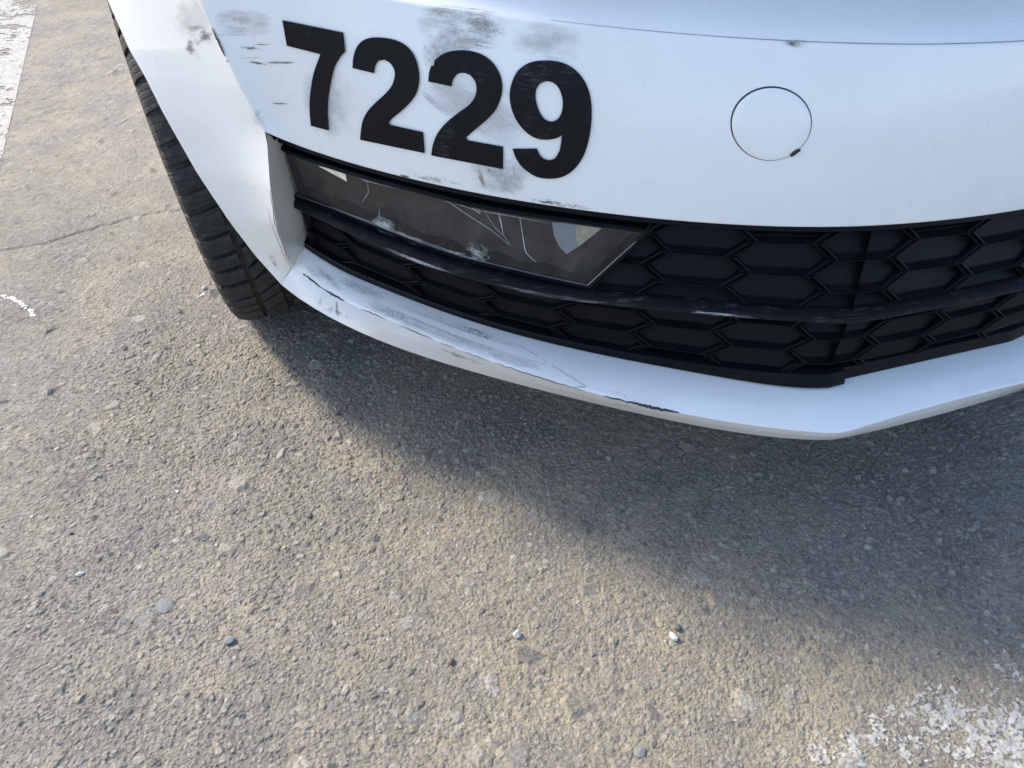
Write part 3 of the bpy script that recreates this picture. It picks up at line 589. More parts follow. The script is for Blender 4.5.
def drip(name, label, pts, w, mat, blob):
    r = random.Random(4); mb = MB()
    for (ax, ay), (bx, by) in zip(pts[:-1], pts[1:]):
        for q in np.linspace(0, 1, blob, endpoint=False):
            x, y = ax+(bx-ax)*q + r.uniform(-1, 1)*w*.3, ay+(by-ay)*q + r.uniform(-1, 1)*w*.4
            if r.random() < .22: continue
            rr = w*r.uniform(.35, .75); A = [i*2*math.pi/7 for i in range(7)]
            P = np.array([(x+rr*math.cos(a)*r.uniform(.6, 1.3), y+rr*math.sin(a)*r.uniform(.6, 1.3)) for a in A])
            gz = ground_height(np.array([x]), np.array([y]))[0][0]
            zz = np.maximum(ground_height(P[:, 0], P[:, 1])[0], gz-.001) + .0007
            mb.add([(x, y, gz+.0022)] + [(p_[0], p_[1], z_) for p_, z_ in zip(P, zz)], [(0, i+1, (i+1) % 7+1) for i in range(7)])
    tag(mb.build(name, mat, None, merge=0), label, 'paint mark'); 
drip('paint_drip', 'crooked trail of white paint drips at the left edge', SQUIGGLE, .0065, M['crackwhite'], 6)
drip('paint_drip', 'two white paint specks on the asphalt beside the front tyre', [STONE_SPOTS[8], (STONE_SPOTS[8][0]+.008, STONE_SPOTS[8][1]+.012)], .006, M['crackwhite'], 3)

# ------------------------------------------------------------------ the car
car = bpy.data.objects.new('parked_car', None); COL.objects.link(car); car.location = (0, 0, 0)
tag(car, 'white car marked 7229 with a cracked fog lamp and scuffed front bumper', 'car')
def mirx(P): return np.asarray(P)*np.array([-1, 1, 1])
NT = np.unique(np.concatenate([np.linspace(0, 1, 15), (CORNER[:, 2]-.5151)/(.6961-.5151)]))
uu = np.concatenate([np.array([0, .006, .013, .022, .034, .05, .07]), np.linspace(.1, 1, 34)]); uu = np.unique(np.concatenate([uu, 2-uu]))
# bumper skin: front panel, top, corner pieces, lip strip, lip band, recess walls
bp = MB()
PP = panel(uu[None, :], NT[:, None]); bp.grid(PP)
fl = PP[0].copy(); fl[:, 1] += .035; fl[:, 2] -= .004; bp.grid(np.stack([PP[0], fl]))
top = [PP[-1]]
for dy, dz in ((.006, .005), (.03, .019), (.06, .036), (.085, .050), (.10, .070)):
    q = PP[-1].copy(); q[:, 1] += dy; q[:, 2] += dz; q[:, 0] *= 1 + dy*.12; top.append(q)
bp.grid(np.stack(top))
ks = np.unique(np.concatenate([np.interp(.5151 + NT*(.6961-.5151), INNER[5::-1][:, 2], np.arange(5, -1, -1.)), np.linspace(5, 9, 22)]))
ws = np.linspace(0, 1, 9)
SP = side(ks[:, None], ws[None, :])
xs_lip = np.linspace(0, 1, 36)**.9; xs_lip = np.concatenate([-(1-xs_lip), (1-xs_lip)[::-1][1:]])
def strip_curve(name, xe): 
    P = curve(name, xs_lip*xe); return P
seamP, lipP, botP = strip_curve('seam', .703), strip_curve('lip', .7285), strip_curve('grbot', .684)
seamP[0] = INNER[9]; lipP[0] = OUTER[9]
mid = (seamP+lipP)/2 + np.array([0, -.002, .0005]); st = np.stack([seamP, seamP*.7+lipP*.3+np.array([0, -.002, 0]), mid, lipP])
und = lipP + np.array([0, .012, -.003]); und2 = lipP + np.array([0, .22, .012])
for mm in (1, -1):
    S_ = SP if mm == 1 else mirx(SP) + np.array([0, float(yof('lip', .7285)-yof('lip', -.7285)), 0])*np.clip((ks-5)/4, 0, 1)[:, None, None]
    bp.grid(S_)
    ar = S_[:, -1]; bp.grid(np.stack([ar, ar + np.array([.012*mm, .012, 0]), ar + np.array([.06*mm, .03, 0])]))
bumper = bp.build('bumper', M['paint'], car, bevel=.0018, sharp=19)
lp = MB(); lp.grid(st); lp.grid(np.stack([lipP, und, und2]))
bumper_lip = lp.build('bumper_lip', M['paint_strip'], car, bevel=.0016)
bd = MB()
b0 = seamP + (seamP-lipP)*.0; bd.grid(np.stack([seamP, seamP*.97+botP*.03+np.array([0, 0, .0012]), seamP*.5+botP*.5+np.array([0, 0, .003]), botP, botP + np.array([0, .04, .004])]))
bd.build('bumper_chin', M['paint'], car, bevel=.0016)
kf = np.linspace(5, 9, 22); fold = side(kf, 0)
inz = np.array([(-.678,.2945,.4968),(-.6792,.325,.4112),(-.6789,.340,.3595),(-.6821,.366,.3120),(-.684,.3785,.2940)])
zt = np.interp(kf, [5, 6, 7, 8, 9], inz[:, 2]); inn = np.stack([np.interp(kf, [5, 6, 7, 8, 9], inz[:, j]) for j in range(3)], -1)
for mm in (1, -1):
    A, B = (fold, inn) if mm == 1 else (mirx(fold), mirx(inn)); dv = np.array([.014*mm, .05, 0])
    wl = MB(); wl.grid(np.stack([A, (A+B)/2 + np.array([0, .002, 0]), B, B+dv])); wl.build('recess_wall', M['paint_wall'], car)

# tow hook cover: a bevelled cap in a dark round gap
cu, ct = COVER; c0 = panel(cu, ct); ex = panel(cu+.01, ct)-panel(cu-.01, ct); ex /= np.linalg.norm(ex); ey = panel(cu, ct+.02)-panel(cu, ct-.02); ey -= ex*(ey@ex); ey /= np.linalg.norm(ey); en = np.cross(ex, ey); en *= -np.sign(en[1])
def onpan(dx, dy, off):
    u = cu + dx/XG*.98; t = ct - .010 + dy*.925/.185; P = panel(u, t); return P + en*off
a = np.linspace(0, 2*np.pi, 65)
def ring(r, off): return onpan(r*np.cos(a), r*np.sin(a)*1.0, off)
RC = .0385
g_ = MB(); sh = ex*-.0003 + ey*.0005; g_.grid(np.stack([ring(RC+.0007, .0004)+sh, ring(RC+.0002, .0006)+sh, ring(RC-.004, .0006)])); gap = g_.build('cover_gap', M['gap'], car, merge=0)
c_ = MB(); c_.grid(np.stack([ring(RC-.0004, .0004), ring(RC-.0006, .0012), ring(RC-.0018, .0016), ring(RC-.0036, .0022), ring(RC-.009, .0023), ring(RC*.4, .0022), ring(.0005, .0022)])); cov = c_.build('tow_cover', M['paint'], car, merge=1e-5, sharp=50); cov['label'] = 'round white tow hook cover'
n_ = MB(); aa = np.linspace(-.98, -.68, 9); n_.grid(np.stack([onpan((RC+r)*np.cos(aa), (RC+r)*np.sin(aa), .0027) for r in (-.0012-.0018*np.sin(np.linspace(.3, 2.9, 9)), .0014+0*aa)])); n_.build('cover_notch', M['gap'], car, merge=0)

# the digits, cut out of vinyl and laid on the curved panel
def flat_patch(name, outer, hole, mapf, mat, parent, cell=.009, sx=XG, sy=.185):
    bm = bmesh.new(); E = []
    for loop in (outer, hole):
        if not loop: continue
        vs = [bm.verts.new((u*sx, t*sy, 0)) for u, t in loop]
        E += [bm.edges.new((vs[i], vs[(i+1) % len(vs)])) for i in range(len(vs))]
    bmesh.ops.triangle_fill(bm, edges=E, use_beauty=True, normal=(0, 0, 1))
    xs_ = [v.co.x for v in bm.verts]; ys_ = [v.co.y for v in bm.verts]
    for ax, lo, hi in ((0, min(xs_), max(xs_)), (1, min(ys_), max(ys_))):
        q = lo + cell
        while q < hi:
            nrm = (1, 0, 0) if ax == 0 else (0, 1, 0); co = (q, 0, 0) if ax == 0 else (0, q, 0)
            bmesh.ops.bisect_plane(bm, geom=list(bm.verts)+list(bm.edges)+list(bm.faces), plane_co=co, plane_no=nrm, dist=1e-6); q += cell
    for v in bm.verts: v.co = Vector(mapf(v.co.x/sx, v.co.y/sy))
    bmesh.ops.recalc_face_normals(bm, faces=bm.faces)
    me = bpy.data.meshes.new(name); bm.to_mesh(me); bm.free()
    for p_ in me.polygons: p_.use_smooth = True
    return link(name, me, mat, parent)
def panel_off(off):
    def f(u, t):
        P = panel(u, t); return P + outward(P[..., 0])*off
    return f
for k, (oo, hh) in DIGITS.items():
    d = flat_patch('number_digit', oo, hh, panel_off(.0019), M['vinyl'], car)
    d['label'] = 'black digit %s on the bumper' % k[0]
# marks on the panel and on the corner piece
def bilerp(Q, n, m):
    Q = np.array(Q); u = np.linspace(0, 1, m)[None, :, None]; v = np.linspace(0, 1, n)[:, None, None]
    return (Q[0]*(1-u)+Q[1]*u)*(1-v) + (Q[3]*(1-u)+Q[2]*u)*v
for i, (nm, Q) in enumerate(PANEL_MARKS):
    W_ = bilerp(Q, 12, 24); tt = np.minimum(W_[..., 1], 1.0); P = panel(W_[..., 0], tt); ex_ = np.maximum(W_[..., 1]-1.0, 0)*.185
    P[..., 1] += ex_*1.0; P[..., 2] += ex_*.42
    P = P + outward(P[..., 0])*(.0004+.00003*i) + np.array([0, 0, .0012])*(ex_ > 0)[..., None]
    mb = MB(); mb.grid(P, uv=True); mb.build(nm + '_mark', MK[nm], car, merge=0)
for i, (nm, Q) in enumerate(SIDE_MARKS):
    W_ = bilerp(Q, 14, 14); kk = np.clip(W_[..., 0], 0, 9); P = side(kk, np.clip(W_[..., 1], 0.01, .99)) + np.array([-.75, -.66, 0])*(.0012+.0002*i)
    mb = MB(); mb.grid(P, uv=True); mb.build(nm + '_mark', MK[nm], car, merge=0)
def crackline(pts, w, parent, mat, name, nrm):
    P = np.array(pts); mb = MB(); mb.grid(polyline_ribbon(P, w, np.repeat(np.array([nrm], float), len(P), 0))); return mb.build(name, mat, parent, merge=0, smooth=False)
xs_c = np.linspace(-.36, .42, 60); pc = curve('crease', xs_c) + np.array([0, .002, .0022]); mb = MB(); mb.grid(polyline_ribbon(pc, .0010, np.repeat(np.array([[0, -.7, .7]]), 60, 0))); mb.build('panel_seam', M['steel'], car, merge=0)
# chipped, cracked paint along the lip seam and the corner edge
def jag(P, amp, seed, n):
    r = np.random.default_rng(seed); P = np.asarray(P); s = np.linspace(0, len(P)-1, n); Q = np.stack([np.interp(s, np.arange(len(P)), P[:, j]) for j in range(3)], -1)
    return Q + r.normal(size=Q.shape)*np.array([.4, .7, 1])*amp
UP_ = np.array([-.25, -.75, .6]); UP_ /= np.linalg.norm(UP_)
def seam_seg(x0, x1, n, amp, seed, lift=.0012): return jag(curve('seam', np.linspace(x0, x1, 24)), amp*.55, seed, n) + UP_*lift
for x0, x1, w, sd_ in ((-.70, -.655, .0024, 1), (-.655, -.625, .0026, 2), (-.60, -.565, .0011, 3), (-.545, -.50, .0012, 4), (-.49, -.47, .0008, 5), (-.42, -.31, .0011, 6), (-.285, -.255, .0018, 7), (-.258, -.195, .0036, 8), (-.46, -.425, .0008, 9)):
    crackline(seam_seg(x0, x1, 26, .0010, sd_), w, car, M['gap'], 'paint_crack', UP_)
crackline(jag(side(np.linspace(6.1, 8.95, 20), .0), .0006, 11, 30) + np.array([-.5, -.8, 0])*.0016, .0020, car, M['gap'], 'paint_crack', (-.6, -.8, 0))
crackline(jag(side(np.linspace(6.6, 9.0, 20), .10), .0006, 12, 30) + np.array([-.5, -.8, 0])*.0016, .0011, car, M['gap'], 'paint_crack', (-.6, -.8, 0))
crackline(jag(side(np.linspace(1.55, 2.15, 12), 0), .0004, 13, 16) + np.array([-.5, -.8, 0])*.0014, .0034, car, M['gap'], 'paint_crack', (-.6, -.8, 0))
def band_pt(x, s): 
    x = np.asarray(x, float); A, B = curve('seam', x), curve('grbot', np.maximum(x, -.684)); s = np.asarray(s)[..., None]; return A*(1-s)+B*s + UP_*.0035
crackline(jag(band_pt(np.linspace(-.385, -.305, 14), np.linspace(.75, .12, 14)), .0004, 15, 20), .0011, car, M['crackwhite'] if False else M['steel'], 'paint_crack', UP_)
crackline(jag(band_pt(np.linspace(-.305, -.320, 8), np.linspace(.12, .02, 8)), .0004, 16, 10), .0010, car, M['steel'], 'paint_crack', UP_)
for x0, x1, s0, s1, nm in ((-.53, -.38, .30, 1.0, 'grime'), (-.69, -.62, .05, .75, 'scuff'), (-.60, -.50, .0, .5, 'smear'), (-.47, -.33, .02, .75, 'peel'), (-.60, -.52, .05, .6, 'peel'), (-.56, -.36, .05, .95, 'smear'), (-.47, -.40, .55, .95, 'grime'), (-.64, -.56, .45, .9, 'smear'), (-.30, -.22, .0, .25, 'grime')):
    W_ = np.meshgrid(np.linspace(x0, x1, 16), np.linspace(s0, s1, 8)); mb = MB(); mb.grid(band_pt(W_[0], W_[1]) + UP_*.0006*x0, uv=True); mb.build(nm + '_mark', MK[nm], car, merge=0)

def strip_pt(x, s):
    x = np.asarray(x, float); s = np.asarray(s)[..., None]; return curve('seam', x)*(1-s) + curve('lip', x)*s + np.array([-.2, -1, -.1])*.0030
for x0, x1, s0, s1, nm in ((-.69, -.60, .02, .98, 'grime'), (-.672, -.648, .0, .98, 'grime'), (-.640, -.634, .0, .9, 'stain'), (-.60, -.35, .0, .5, 'grime'), (-.30, -.20, .0, .55, 'grime')):
    W_ = np.meshgrid(np.linspace(x0, x1, 24), np.linspace(s0, s1, 6)); mb = MB(); mb.grid(strip_pt(W_[0], W_[1]), uv=True); mb.build(nm + '_mark', MK[nm], car, merge=0)

# ------------------------------------------------------------------ lower grille
grille = MB()
xg = np.linspace(-.69, .69, 90)
rows = [lower(xg, v, .034) for v in np.linspace(-.08, 1, 6)] + [upper(xg, v, .034) for v in np.linspace(.08, 1.08, 6)]
grille.grid(np.stack(rows)); grille = grille.build('lower_grille', M['black'], car)
def clip(poly, n, c):
    out = []
    for i in range(len(poly)):
        a_, b_ = poly[i-1], poly[i]; da, db = n[0]*a_[0]+n[1]*a_[1]-c, n[0]*b_[0]+n[1]*b_[1]-c
        if (da >= 0) != (db >= 0):
            q = da/(da-db); out.append((a_[0]+(b_[0]-a_[0])*q, a_[1]+(b_[1]-a_[1])*q))
        if db >= 0: out.append(b_)
    return out
PX, PY = .190, .040; HW, HL = .0660, .0420          # cell pitch, half widths point to point and along the flats
def cells(f, hgt, planes):
    for i in range(-8, 9):
        for j in range(-1, 8):
            cx, cy = i*PX/2, .012 + j*PY + (PY/2 if i % 2 else 0)
            P = [(cx-HW, cy), (cx-HL, cy-PY/2), (cx+HL, cy-PY/2), (cx+HW, cy), (cx+HL, cy+PY/2), (cx-HL, cy+PY/2)]
            for sgn in (1, -1):
                Q = P if sgn == 1 else [(-x, y) for x, y in P[::-1]]
                Q = clip(clip(clip(Q, (-sgn, 0), .0004), (0, 1), .004), (0, -1), -(hgt-.004))
                for n_2, c_2 in planes:
                    if len(Q) > 2: Q = clip(Q, (n_2[0]*sgn, n_2[1]), c_2)
                if len(Q) < 3: continue
                Q = np.array(Q); ar = .5*abs(np.sum(Q[:, 0]*np.roll(Q[:, 1], -1)-Q[:, 1]*np.roll(Q[:, 0], -1)))
                if ar < 2.5e-4: continue
                g0 = Q.mean(0); ext = np.ptp(Q, 0)
                kx = lambda d: 1-2*d/max(ext[0], .012); ky = lambda d: 1-2*d/max(ext[1], .012)
                lay = []
                for dx_, dy_, dep in ((0, 0, .006), (0.0005, .0005, .001), (.0026, .0014, 0.0), (.0065, .0042, .007), (.0080, .0072, None)):
                    q = g0 + (Q-g0)*np.array([max(.15, kx(dx_)), max(.15, ky(dy_))])
                    q[:, 0] = np.where(np.abs(Q[:, 0]) < .0006, Q[:, 0], q[:, 0])      # cells that meet on the centre line run on across it
                    d = np.full(len(q), dep) if dep is not None else   .0065 + .010*(q[:, 1]-q[:, 1].min())/max(1e-6, np.ptp(q[:, 1]))
                    lay.append(f(q[:, 0], q[:, 1]/hgt, d))
                n = len(Q); V = np.concatenate(lay); F = []
                for l in range(4):
                    for k in range(n): F.append((l*n+k, l*n+(k+1) % n, (l+1)*n+(k+1) % n, (l+1)*n+k))
                F.append(tuple(4*n+k for k in range(n)))
                mb = MB(); mb.add(V, F); mb.build('honeycomb_cell', M['black'], grille, merge=0, smooth=False)
cells(upper, .114, [((1, -.62), -.312), ((-1, 0), -.40)])
cells(lower, .108, [((1, 0), -.675), ((-1, 0), -.40)])
# middle rail, top trim, bottom trim
xr = np.linspace(-.683, .683, 110)
lz = curve('ledge', xr); ow = outward(xr)
rl = MB(); rl.grid(np.stack([lower(xr, .86, .020), lower(xr, .92, .003), lz - np.array([0, 0, .004]) + ow*.003, lz + ow*.0050, lz + np.array([0, 0, .004]) + ow*.004, upper(xr, .065, -.003), upper(xr, .085, .003), upper(xr, .10, .022)]))
rl.build('grille_rail', M['rail'], car, bevel=0)
tp = MB(); tp.grid(np.stack([upper(xr, 1.0, .012), upper(xr, .992, -.001), upper(xr, .955, -.0035), upper(xr, .925, .001), upper(xr, .91, .02)])); tp.build('grille_trim', M['black'], car)
bt = MB()
for sgn, dep in ((-1, 0), (1, .006)):
    xb = np.linspace(-.684, .024, 60) if sgn < 0 else np.linspace(.0245, .684, 60)
    tip = .010*np.exp(-(np.abs(xb)/.12)**2)*(1 if sgn < 0 else .1)
    e0 = curve('grbot', xb) + np.array([0, 0, .002]) - np.stack([0*tip, tip, .0*tip], -1)
    bt.grid(np.stack([e0 + np.array([0, .02, .0]), e0 + ow[0]*0, e0 + np.array([0, .0, .004]), lower(xb, .16, -.004+dep), lower(xb, .19, .012), lower(xb, .2, .03)]))
bt.build('grille_bottom_trim', M['black'], car)

# ------------------------------------------------------------------ fog lamp
def loop3(P, d): P = np.array(P); return upper(P[:, 0], P[:, 1], d)
def offset_poly(P, r, hgt=.114):
    P = np.array(P)*np.array([1, hgt]); n = len(P); A = np.sum(P[:, 0]*np.roll(P[:, 1], -1)-P[:, 1]*np.roll(P[:, 0], -1)); sg = 1 if A > 0 else -1; out = []
    for i in range(n):
        e1 = P[i]-P[i-1]; e2 = P[(i+1) % n]-P[i]; n1 = np.array([e1[1], -e1[0]])*sg/np.linalg.norm(e1); n2 = np.array([e2[1], -e2[0]])*sg/np.linalg.norm(e2)
        b_ = n1+n2; b_ /= max(.5, b_@b_/2); out.append(P[i] + b_*r)
    return np.array(out)/np.array([1, hgt])
def make_fog(sgn):
    fx = (lambda P: P) if sgn == 1 else (lambda P: [(-x, v) for x, v in P])
    hs = MB(); LP = fx(LENS); n = len(LP)
    def rg(r, d): return loop3(offset_poly(LP, r), d)
    lay = [rg(.0065, .012), rg(.0060, .001), rg(.0025, -.002), rg(.0008, .001), rg(0, .010), rg(-.002, .028)]
    V = np.concatenate(lay); F = [(l*n+k, l*n+(k+1) % n, (l+1)*n+(k+1) % n, (l+1)*n+k) for l in range(len(lay)-1) for k in range(n)]
    hs.add(V, F); fog = hs.build('fog_lamp', M['black'], car, merge=0)
    flat = lambda P, d, mat, nm, cell=.012: flat_patch(nm, [(x, v) for x, v in P], None, lambda x, v: upper(x, v, d), mat, fog, cell, 1.0, .114)
    hz = lambda x, v: upper(x, v, .020 + .016*abs((abs(x)/.062 + v*.9) % 1 - .5))
    ho = flat_patch('housing', [(x, v) for x, v in LP], None, hz, M['housing'], fog, .006, 1.0, .114)
    for p_ in ho.data.polygons: p_.use_smooth = False
    ln = flat(list(map(tuple, offset_poly(LP, .0006))), .003, M['lens'], 'lens'); ln['label'] = 'dusty cracked fog lamp lens'
    rr = MB(); RV = np.concatenate([rg(.0012, .0012), rg(.0002, .0002), rg(-.0010, .0016)]); rr.add(RV, [(l*n+k, l*n+(k+1) % n, (l+1)*n+(k+1) % n, (l+1)*n+k) for l in range(2) for k in range(n)]); rr.build('lens_rim', M['lensrim'], fog, merge=0)
    flat(fx(BOWL), .0065, M['bowl'], 'reflector', .006); flat(fx(IVORY), .0058, M['ivory'], 'bulb_shield', .006)
    if sgn == 1:
        flat(CHIP, .0022, M['ivory'], 'broken_chip', .01)
        for w, P in CRACKS:
            P = np.array(P); s = np.linspace(0, len(P)-1, 4*len(P)); x = np.interp(s, np.arange(len(P)), P[:, 0]); v = np.interp(s, np.arange(len(P)), P[:, 1])
            q = upper(x, v, .0022); mb = MB(); mb.grid(polyline_ribbon(q, w*.0011, outward(q[:, 0]))); mb.build('lens_crack', M['crackgrey'], fog, merge=0, smooth=False)
        for x0, x1, v0, v1 in ((-.575, -.535, .10, .40), (-.545, -.50, .12, .28), (-.46, -.42, .14, .42), (-.49, -.42, .12, .24)):
            W_ = np.meshgrid(np.linspace(x0, x1, 12), np.linspace(v0, v1, 10)); mb = MB(); mb.grid(upper(W_[0], W_[1], .0014), uv=True); mb.build('lens_smudge', MK['lens_smudge'], fog, merge=0)
make_fog(1); make_fog(-1)
for x0, x1 in ((-.43, -.25), (-.20, -.10), (-.56, -.46)):
    xx = np.linspace(x0, x1, 24); q = curve('ledge', xx) + outward(xx)*.0054; b_ = q - np.array([0, 0, .004]); c_2 = q + np.array([0, .004, .006])
    mb = MB(); mb.grid(np.stack([b_, q, c_2]), uv=True); mb.build('scuff_mark', MK['lens_smudge'], car, merge=0)

# ------------------------------------------------------------------ wheels
PROF = [(-.075, .205), (-.095, .222), (-.1035, .245), (-.1045, .266), (-.1015, .286), (-.0955, .299), (-.088, .306), (-.06, .3085), (0, .3095)]
PROF = PROF + [(-a_, r_) for a_, r_ in PROF[-2::-1]]
def lathe(prof, n):
    th = np.linspace(0, 2*np.pi, n+1); p_ = np.array(prof)
    return np.stack([np.broadcast_to(p_[:, 0][None], (n+1, len(p_))), p_[:, 1][None]*np.cos(th)[:, None], p_[:, 1][None]*np.sin(th)[:, None]], -1)
def block_mesh(cols, th0, th1, slant):
    """one tread block: profile columns (across, radius) over an arc"""
    th = np.array([th0, th0*.75+th1*.25, (th0+th1)/2, th0*.25+th1*.75, th1]); c = np.array(cols); mb = MB()
    def at(a_, r_, t): t = t + slant*a_; return (a_, -r_*math.cos(t), r_*math.sin(t))
    tp_ = [[at(a_, r_, t) for a_, r_ in c] for t in th]; P = np.array(tp_)
    def low(Q, k): Q = np.array(Q); s = 1-k/np.hypot(Q[..., 1], Q[..., 2]); Q = Q.copy(); Q[..., 1] *= s; Q[..., 2] *= s; return Q
    mb.grid(P); mb.grid(np.stack([P[0], low(P[0], .009)])); mb.grid(np.stack([P[-1], low(P[-1], .009)])); mb.grid(np.stack([P[:, 0], low(P[:, 0], .009)])); mb.grid(np.stack([P[:, -1], low(P[:, -1], .009)]))
    me = mb.mesh('tread_block', sharp=30); me.materials.append(M['tread']); return me
ROWS = [([(-.1012, .2965), (-.0955, .3070), (-.082, .3135), (-.066, .3162), (-.050, .3172)], .62, 0.0), ([(-.041, .3174), (-.023, .318), (-.006, .318)], 2.2, .35),
        ([(.006, .318), (.023, .318), (.041, .3174)], -2.2, .1), ([(.050, .3172), (.066, .3162), (.082, .3135), (.0945, .3075), (.0985, .3005)], -.62, .6)]
NB = 56
def wheel(x, y, steer, detail, camber=0.0):
    mb = MB(); mb.grid(lathe(PROF, 96)); ty = mb.build('tyre', M['tyre'], car, merge=1e-5, sharp=60); ty.location = (x, y, .330); ty.scale = (1, 1.048, 1.048); ty.rotation_euler = (0, camber, steer)
    sg = -1 if x < 0 else 1
    st_ = 2*math.pi/NB
    for cols, sl, ph in ROWS:
        me = block_mesh(cols, -st_*.375, st_*.375, sl)
        if detail:
            kinds = [(.82, block_mesh(cols, -st_*.295, st_*.295, sl)), (1.0, me), (1.22, block_mesh(cols, -st_*.475, st_*.475, sl))]
            seq = [rnd.choice((0, 1, 2)) for k in range(NB)]; tot = sum(kinds[q][0] for q in seq); ang = ph*st_; nlast = 0
            sc_ = 2*math.pi/(tot*st_)
            for q in seq:
                w_ = kinds[q][0]*st_*sc_; o = link('tread_block', kinds[q][1], None, ty); o.rotation_euler = (ang + w_/2, 0, 0); ang += w_
        else:
            jb = MB()
            V0 = [v.co.copy() for v in me.vertices]; F0 = [tuple(p_.vertices) for p_ in me.polygons]
            for k in range(NB):
                R3 = Matrix.Rotation((k+ph)*st_, 3, 'X'); jb.add([R3 @ v for v in V0], F0)
            o = jb.build('tread', M['tread'], ty, merge=0, sharp=30); o['kind'] = 'stuff'
    rb = MB(); rp = [(sg*.072, .206), (sg*.078, .19), (sg*.06, .183), (sg*.045, .17), (sg*.045, .10), (sg*.055, .03), (sg*.055, .001)]; rb.grid(lathe([(-sg*.075, .204), (-sg*.07, .19), (sg*.04, .18), (sg*.045, .17), (sg*.02, .17), (sg*.02, .001)], 48))
    rb.grid(lathe([(sg*.072, .206), (sg*.080, .197), (sg*.062, .186), (sg*.045, .17)], 48))
    for k in range(5):
        a_ = k*2*math.pi/5; c_, s_ = math.cos(a_), math.sin(a_)
        V = [(sg*q, r_*c_ - w_*s_, r_*s_ + w_*c_) for q, r_, w_ in ((.06, .02, -.03), (.06, .02, .03), (.052, .185, .022), (.052, .185, -.022), (.03, .02, -.03), (.03, .02, .03), (.03, .185, .022), (.03, .185, -.022))]
        rb.add(V, [(0,1,2,3),(0,4,5,1),(1,5,6,2),(3,2,6,7),(0,3,7,4)])
    rb.build('rim', M['rim'], ty, merge=0, sharp=30)
wheel(-.838, .736, math.radians(16), True, math.radians(-5.8))
wheel(.81, .743, math.radians(13), False); wheel(-.79, 3.42, 0, False); wheel(.79, 3.42, 0, False)

# ------------------------------------------------------------------ rest of the body (out of frame, but it casts the shadow)
def side_x(y, z):
    z = np.asarray(z, float); y = np.asarray(y, float)
    base = np.interp(z, [.18, .35, .60, .80, .92, 1.0], [.865, .895, .912, .900, .862, .82])
    return base - .05*np.clip((.75-y)/.4, 0, 1)**2*np.clip((z-.62)/.2, 0, 1) - .10*np.clip((y-3.9)/.7, 0, 1)**2
prof_side = [(.505, .665), (.535, .715), (.60, .755), (.70, .785), (.80, .792), (.93, .775), (1.05, .715), (1.15, .62), (1.21, .50), (1.23, .38), (1.24, .20), (2.98, .20), (2.99, .38), (3.02, .50), (3.09, .62), (3.20, .71), (3.33, .755), (3.46, .76), (3.60, .73), (3.72, .65), (3.80, .53), (3.84, .38), (3.86, .28), (4.45, .32), (4.56, .45), (4.58, .75), (4.55, .98), (4.2, 1.0), (3.2, .99), (1.9, .985), (1.25, .965), (.90, .915), (.62, .845), (.45, .765), (.47, .70)]
for mm, nm in ((-1, 'side_panel'), (1, 'side_panel')):
    flat_patch(nm, prof_side, None, lambda y, z, mm=mm: (mm*float(side_x(y, z)), y, z), M['paint'], car, .12, 1.0, 1.0)
wx = np.linspace(-1, 1, 25)
def hood_row(y0, sag, z, crown, w): return np.stack([wx*w, y0 + sag*np.abs(wx)**2.4, z - crown*np.abs(wx)**2.2], -1)
def nose(off, z, crown, w):
    x = wx*w; return np.stack([x, .1+.05*np.abs(x)+.39*x**2 + off, z - crown*np.abs(wx)**2.2], -1)
hd = MB(); hd.grid(np.stack([nose(.036, .815, .050, .735), nose(.046, .868, .060, .75), nose(.12, .900, .068, .765), hood_row(.62, .18, .945, .060, .83), hood_row(.95, .08, .985, .045, .845), hood_row(1.30, .02, 1.01, .035, .835)]))
hd.build('hood', M['paint'], car)
ft = MB()
ft.grid(np.stack([nose(.098, .722, -.022, .752), nose(.085, .76, -.005, .745), nose(.060, .812, .051, .735)]))
ft.build('front_mask', M['black'], car)
for i in range(19):
    x = -.44 + i*.0489; mb = MB(); y = .1+.05*abs(x)+0.39*x*x+.075; mb.box((x, y, .772), (.006, .012, .030)); mb.build('grille_slat', M['chrome'], car, smooth=False)
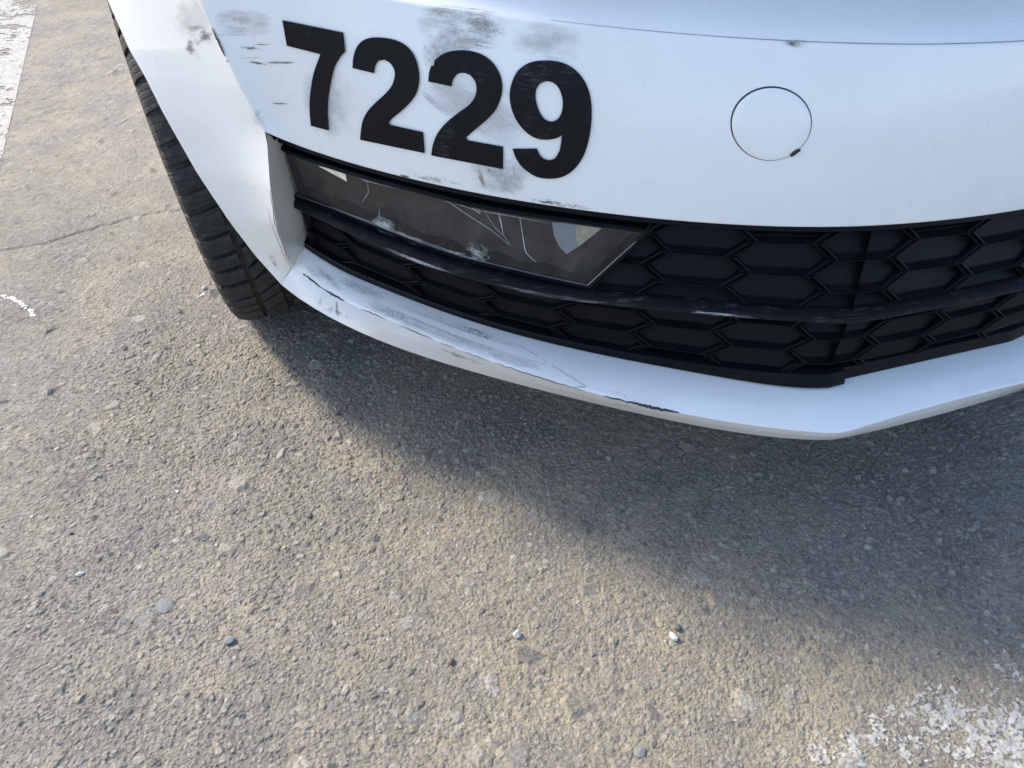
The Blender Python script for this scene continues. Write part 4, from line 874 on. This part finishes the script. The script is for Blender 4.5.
for sg in (-1, 1):
    xs2 = np.linspace(.47, .755, 12); yb = lambda x: .1+.05*np.abs(x)+.39*x**2+.10
    hb = MB(); hb.grid(np.stack([np.stack([sg*xs2, yb(xs2)+.02, .735+.02*(xs2-.47)/.28], -1), np.stack([sg*xs2*1.0, yb(xs2)-.004, .755+0*xs2], -1), np.stack([sg*xs2*1.01, yb(xs2)+.012, .785-.02*(xs2-.47)/.28], -1)])); hb.build('headlight', M['lampglass'], car)
    fb = MB(); yy = np.linspace(.52, 1.28, 14); hx = np.interp(yy, [.52, .62, .95, 1.3], [.765, .828, .845, .835]); hz = np.interp(yy, [.52, .62, .95, 1.3], [.80, .888, .94, .975])
    fb.grid(np.stack([np.stack([sg*hx, yy, hz], -1), np.stack([sg*(hx+side_x(yy, np.interp(yy, [.45, .62, .9, 1.25], [.765, .845, .915, .965])))/2, yy, hz-.006], -1), np.stack([sg*side_x(yy, np.interp(yy, [.45, .62, .9, 1.25], [.765, .845, .915, .965])), yy, np.interp(yy, [.45, .62, .9, 1.25], [.765, .845, .915, .965])], -1)])); fb.build('fender_top', M['paint'], car)
    ws_ = np.linspace(0, 1, 9)[:, None]; lo_ = side(0.0, ws_[:, 0]); hi_ = np.array([-.735, .392, .768])*(1-ws_) + np.array([-.868, .545, .812])*ws_
    cb = MB(); cb.grid(np.stack([q*np.array([-sg, 1, 1]) for q in (lo_ + np.array([0, .004, -.002]), lo_*.5+hi_*.5+np.array([-.008, -.006, 0]), hi_)])); cb.build('fender_corner', M['paint'], car)
    lb = MB(); al = np.linspace(1.0, math.pi+.15, 24); lb.grid(np.stack([np.stack([0*al + sg*q, .80-.40*np.cos(al), .36+.40*np.sin(al)], -1) for q in (.84, .70, .50)])); lb.build('arch_liner', M['undertray'], car)
    lb = MB(); al = np.linspace(-.1, math.pi+.1, 24); lb.grid(np.stack([np.stack([0*al + sg*q, 3.42-.40*np.cos(al), .345+.40*np.sin(al)], -1) for q in (.86, .70, .50)])); lb.build('arch_liner', M['undertray'], car)
rows_t = [(1.28, 1.005, .80), (1.60, 1.20, .73), (1.95, 1.385, .655), (2.15, 1.435, .62), (2.7, 1.46, .61), (3.3, 1.43, .60), (3.75, 1.30, .61), (4.15, 1.08, .66), (4.50, 1.02, .70), (4.58, .98, .72)]
tg = [np.stack([wx*w, np.full_like(wx, y) + (-.10*(1-wx**2) if i < 3 else 0*wx), z - .035*wx**2], -1) for i, (y, z, w) in enumerate(rows_t)]
mb = MB(); mb.grid(np.stack(tg[:3])); mb.build('windscreen', M['window'], car)
mb = MB(); mb.grid(np.stack(tg[2:6])); mb.build('roof', M['paint'], car)
mb = MB(); mb.grid(np.stack(tg[5:8])); mb.build('rear_window', M['window'], car)
mb = MB(); mb.grid(np.stack(tg[7:])); mb.grid(np.stack([tg[-1], tg[-1]*np.array([1.05, 1, 0]) + np.array([0, .03, .70]), tg[-1]*np.array([1.05, 1, 0]) + np.array([0, .04, .40]), tg[-1]*np.array([1.0, 1, 0]) + np.array([0, -.1, .25])])); mb.build('boot', M['paint'], car)
for sg in (-1, 1):
    ys2 = np.array([r_[0] for r_ in rows_t]); e = np.stack([sg*np.array([r_[2] for r_ in rows_t]), ys2, np.array([r_[1]-.035 for r_ in rows_t])], -1)
    bl = np.stack([sg*(side_x(ys2, .98)), ys2, np.full_like(ys2, .982)], -1)
    mb = MB(); mb.grid(np.stack([bl, e])); mb.build('side_window', M['window'], car)
    for y0, y1 in ((1.22, 1.95), (2.44, 2.50), (3.42, 3.75)):
        i0 = np.interp(y0, ys2, np.arange(len(ys2))); i1 = np.interp(y1, ys2, np.arange(len(ys2))); s = np.linspace(i0, i1, 8); pe = np.stack([np.interp(s, np.arange(len(ys2)), e[:, j]) for j in range(3)], -1)
        dn = np.array([sg*.05, 0, -.075]) if y0 != 2.44 else np.array([sg*.21, 0, -.43])
        mb = MB(); mb.grid(np.stack([pe + np.array([sg*.004, 0, .004]), pe + dn])); mb.build('pillar', M['paint'], car)
    mb = MB(); mb.box((sg*.955, 1.52, 1.03), (.085, .035, .06)); mb.build('door_mirror', M['paint'], car, bevel=.02)
fp = MB(); fp.box((0, 2.7, .215), (.62, 1.60, .01)); fp.box((0, .62, .45), (.52, .06, .23)); fp.build('floor_pan', M['undertray'], car, smooth=False)
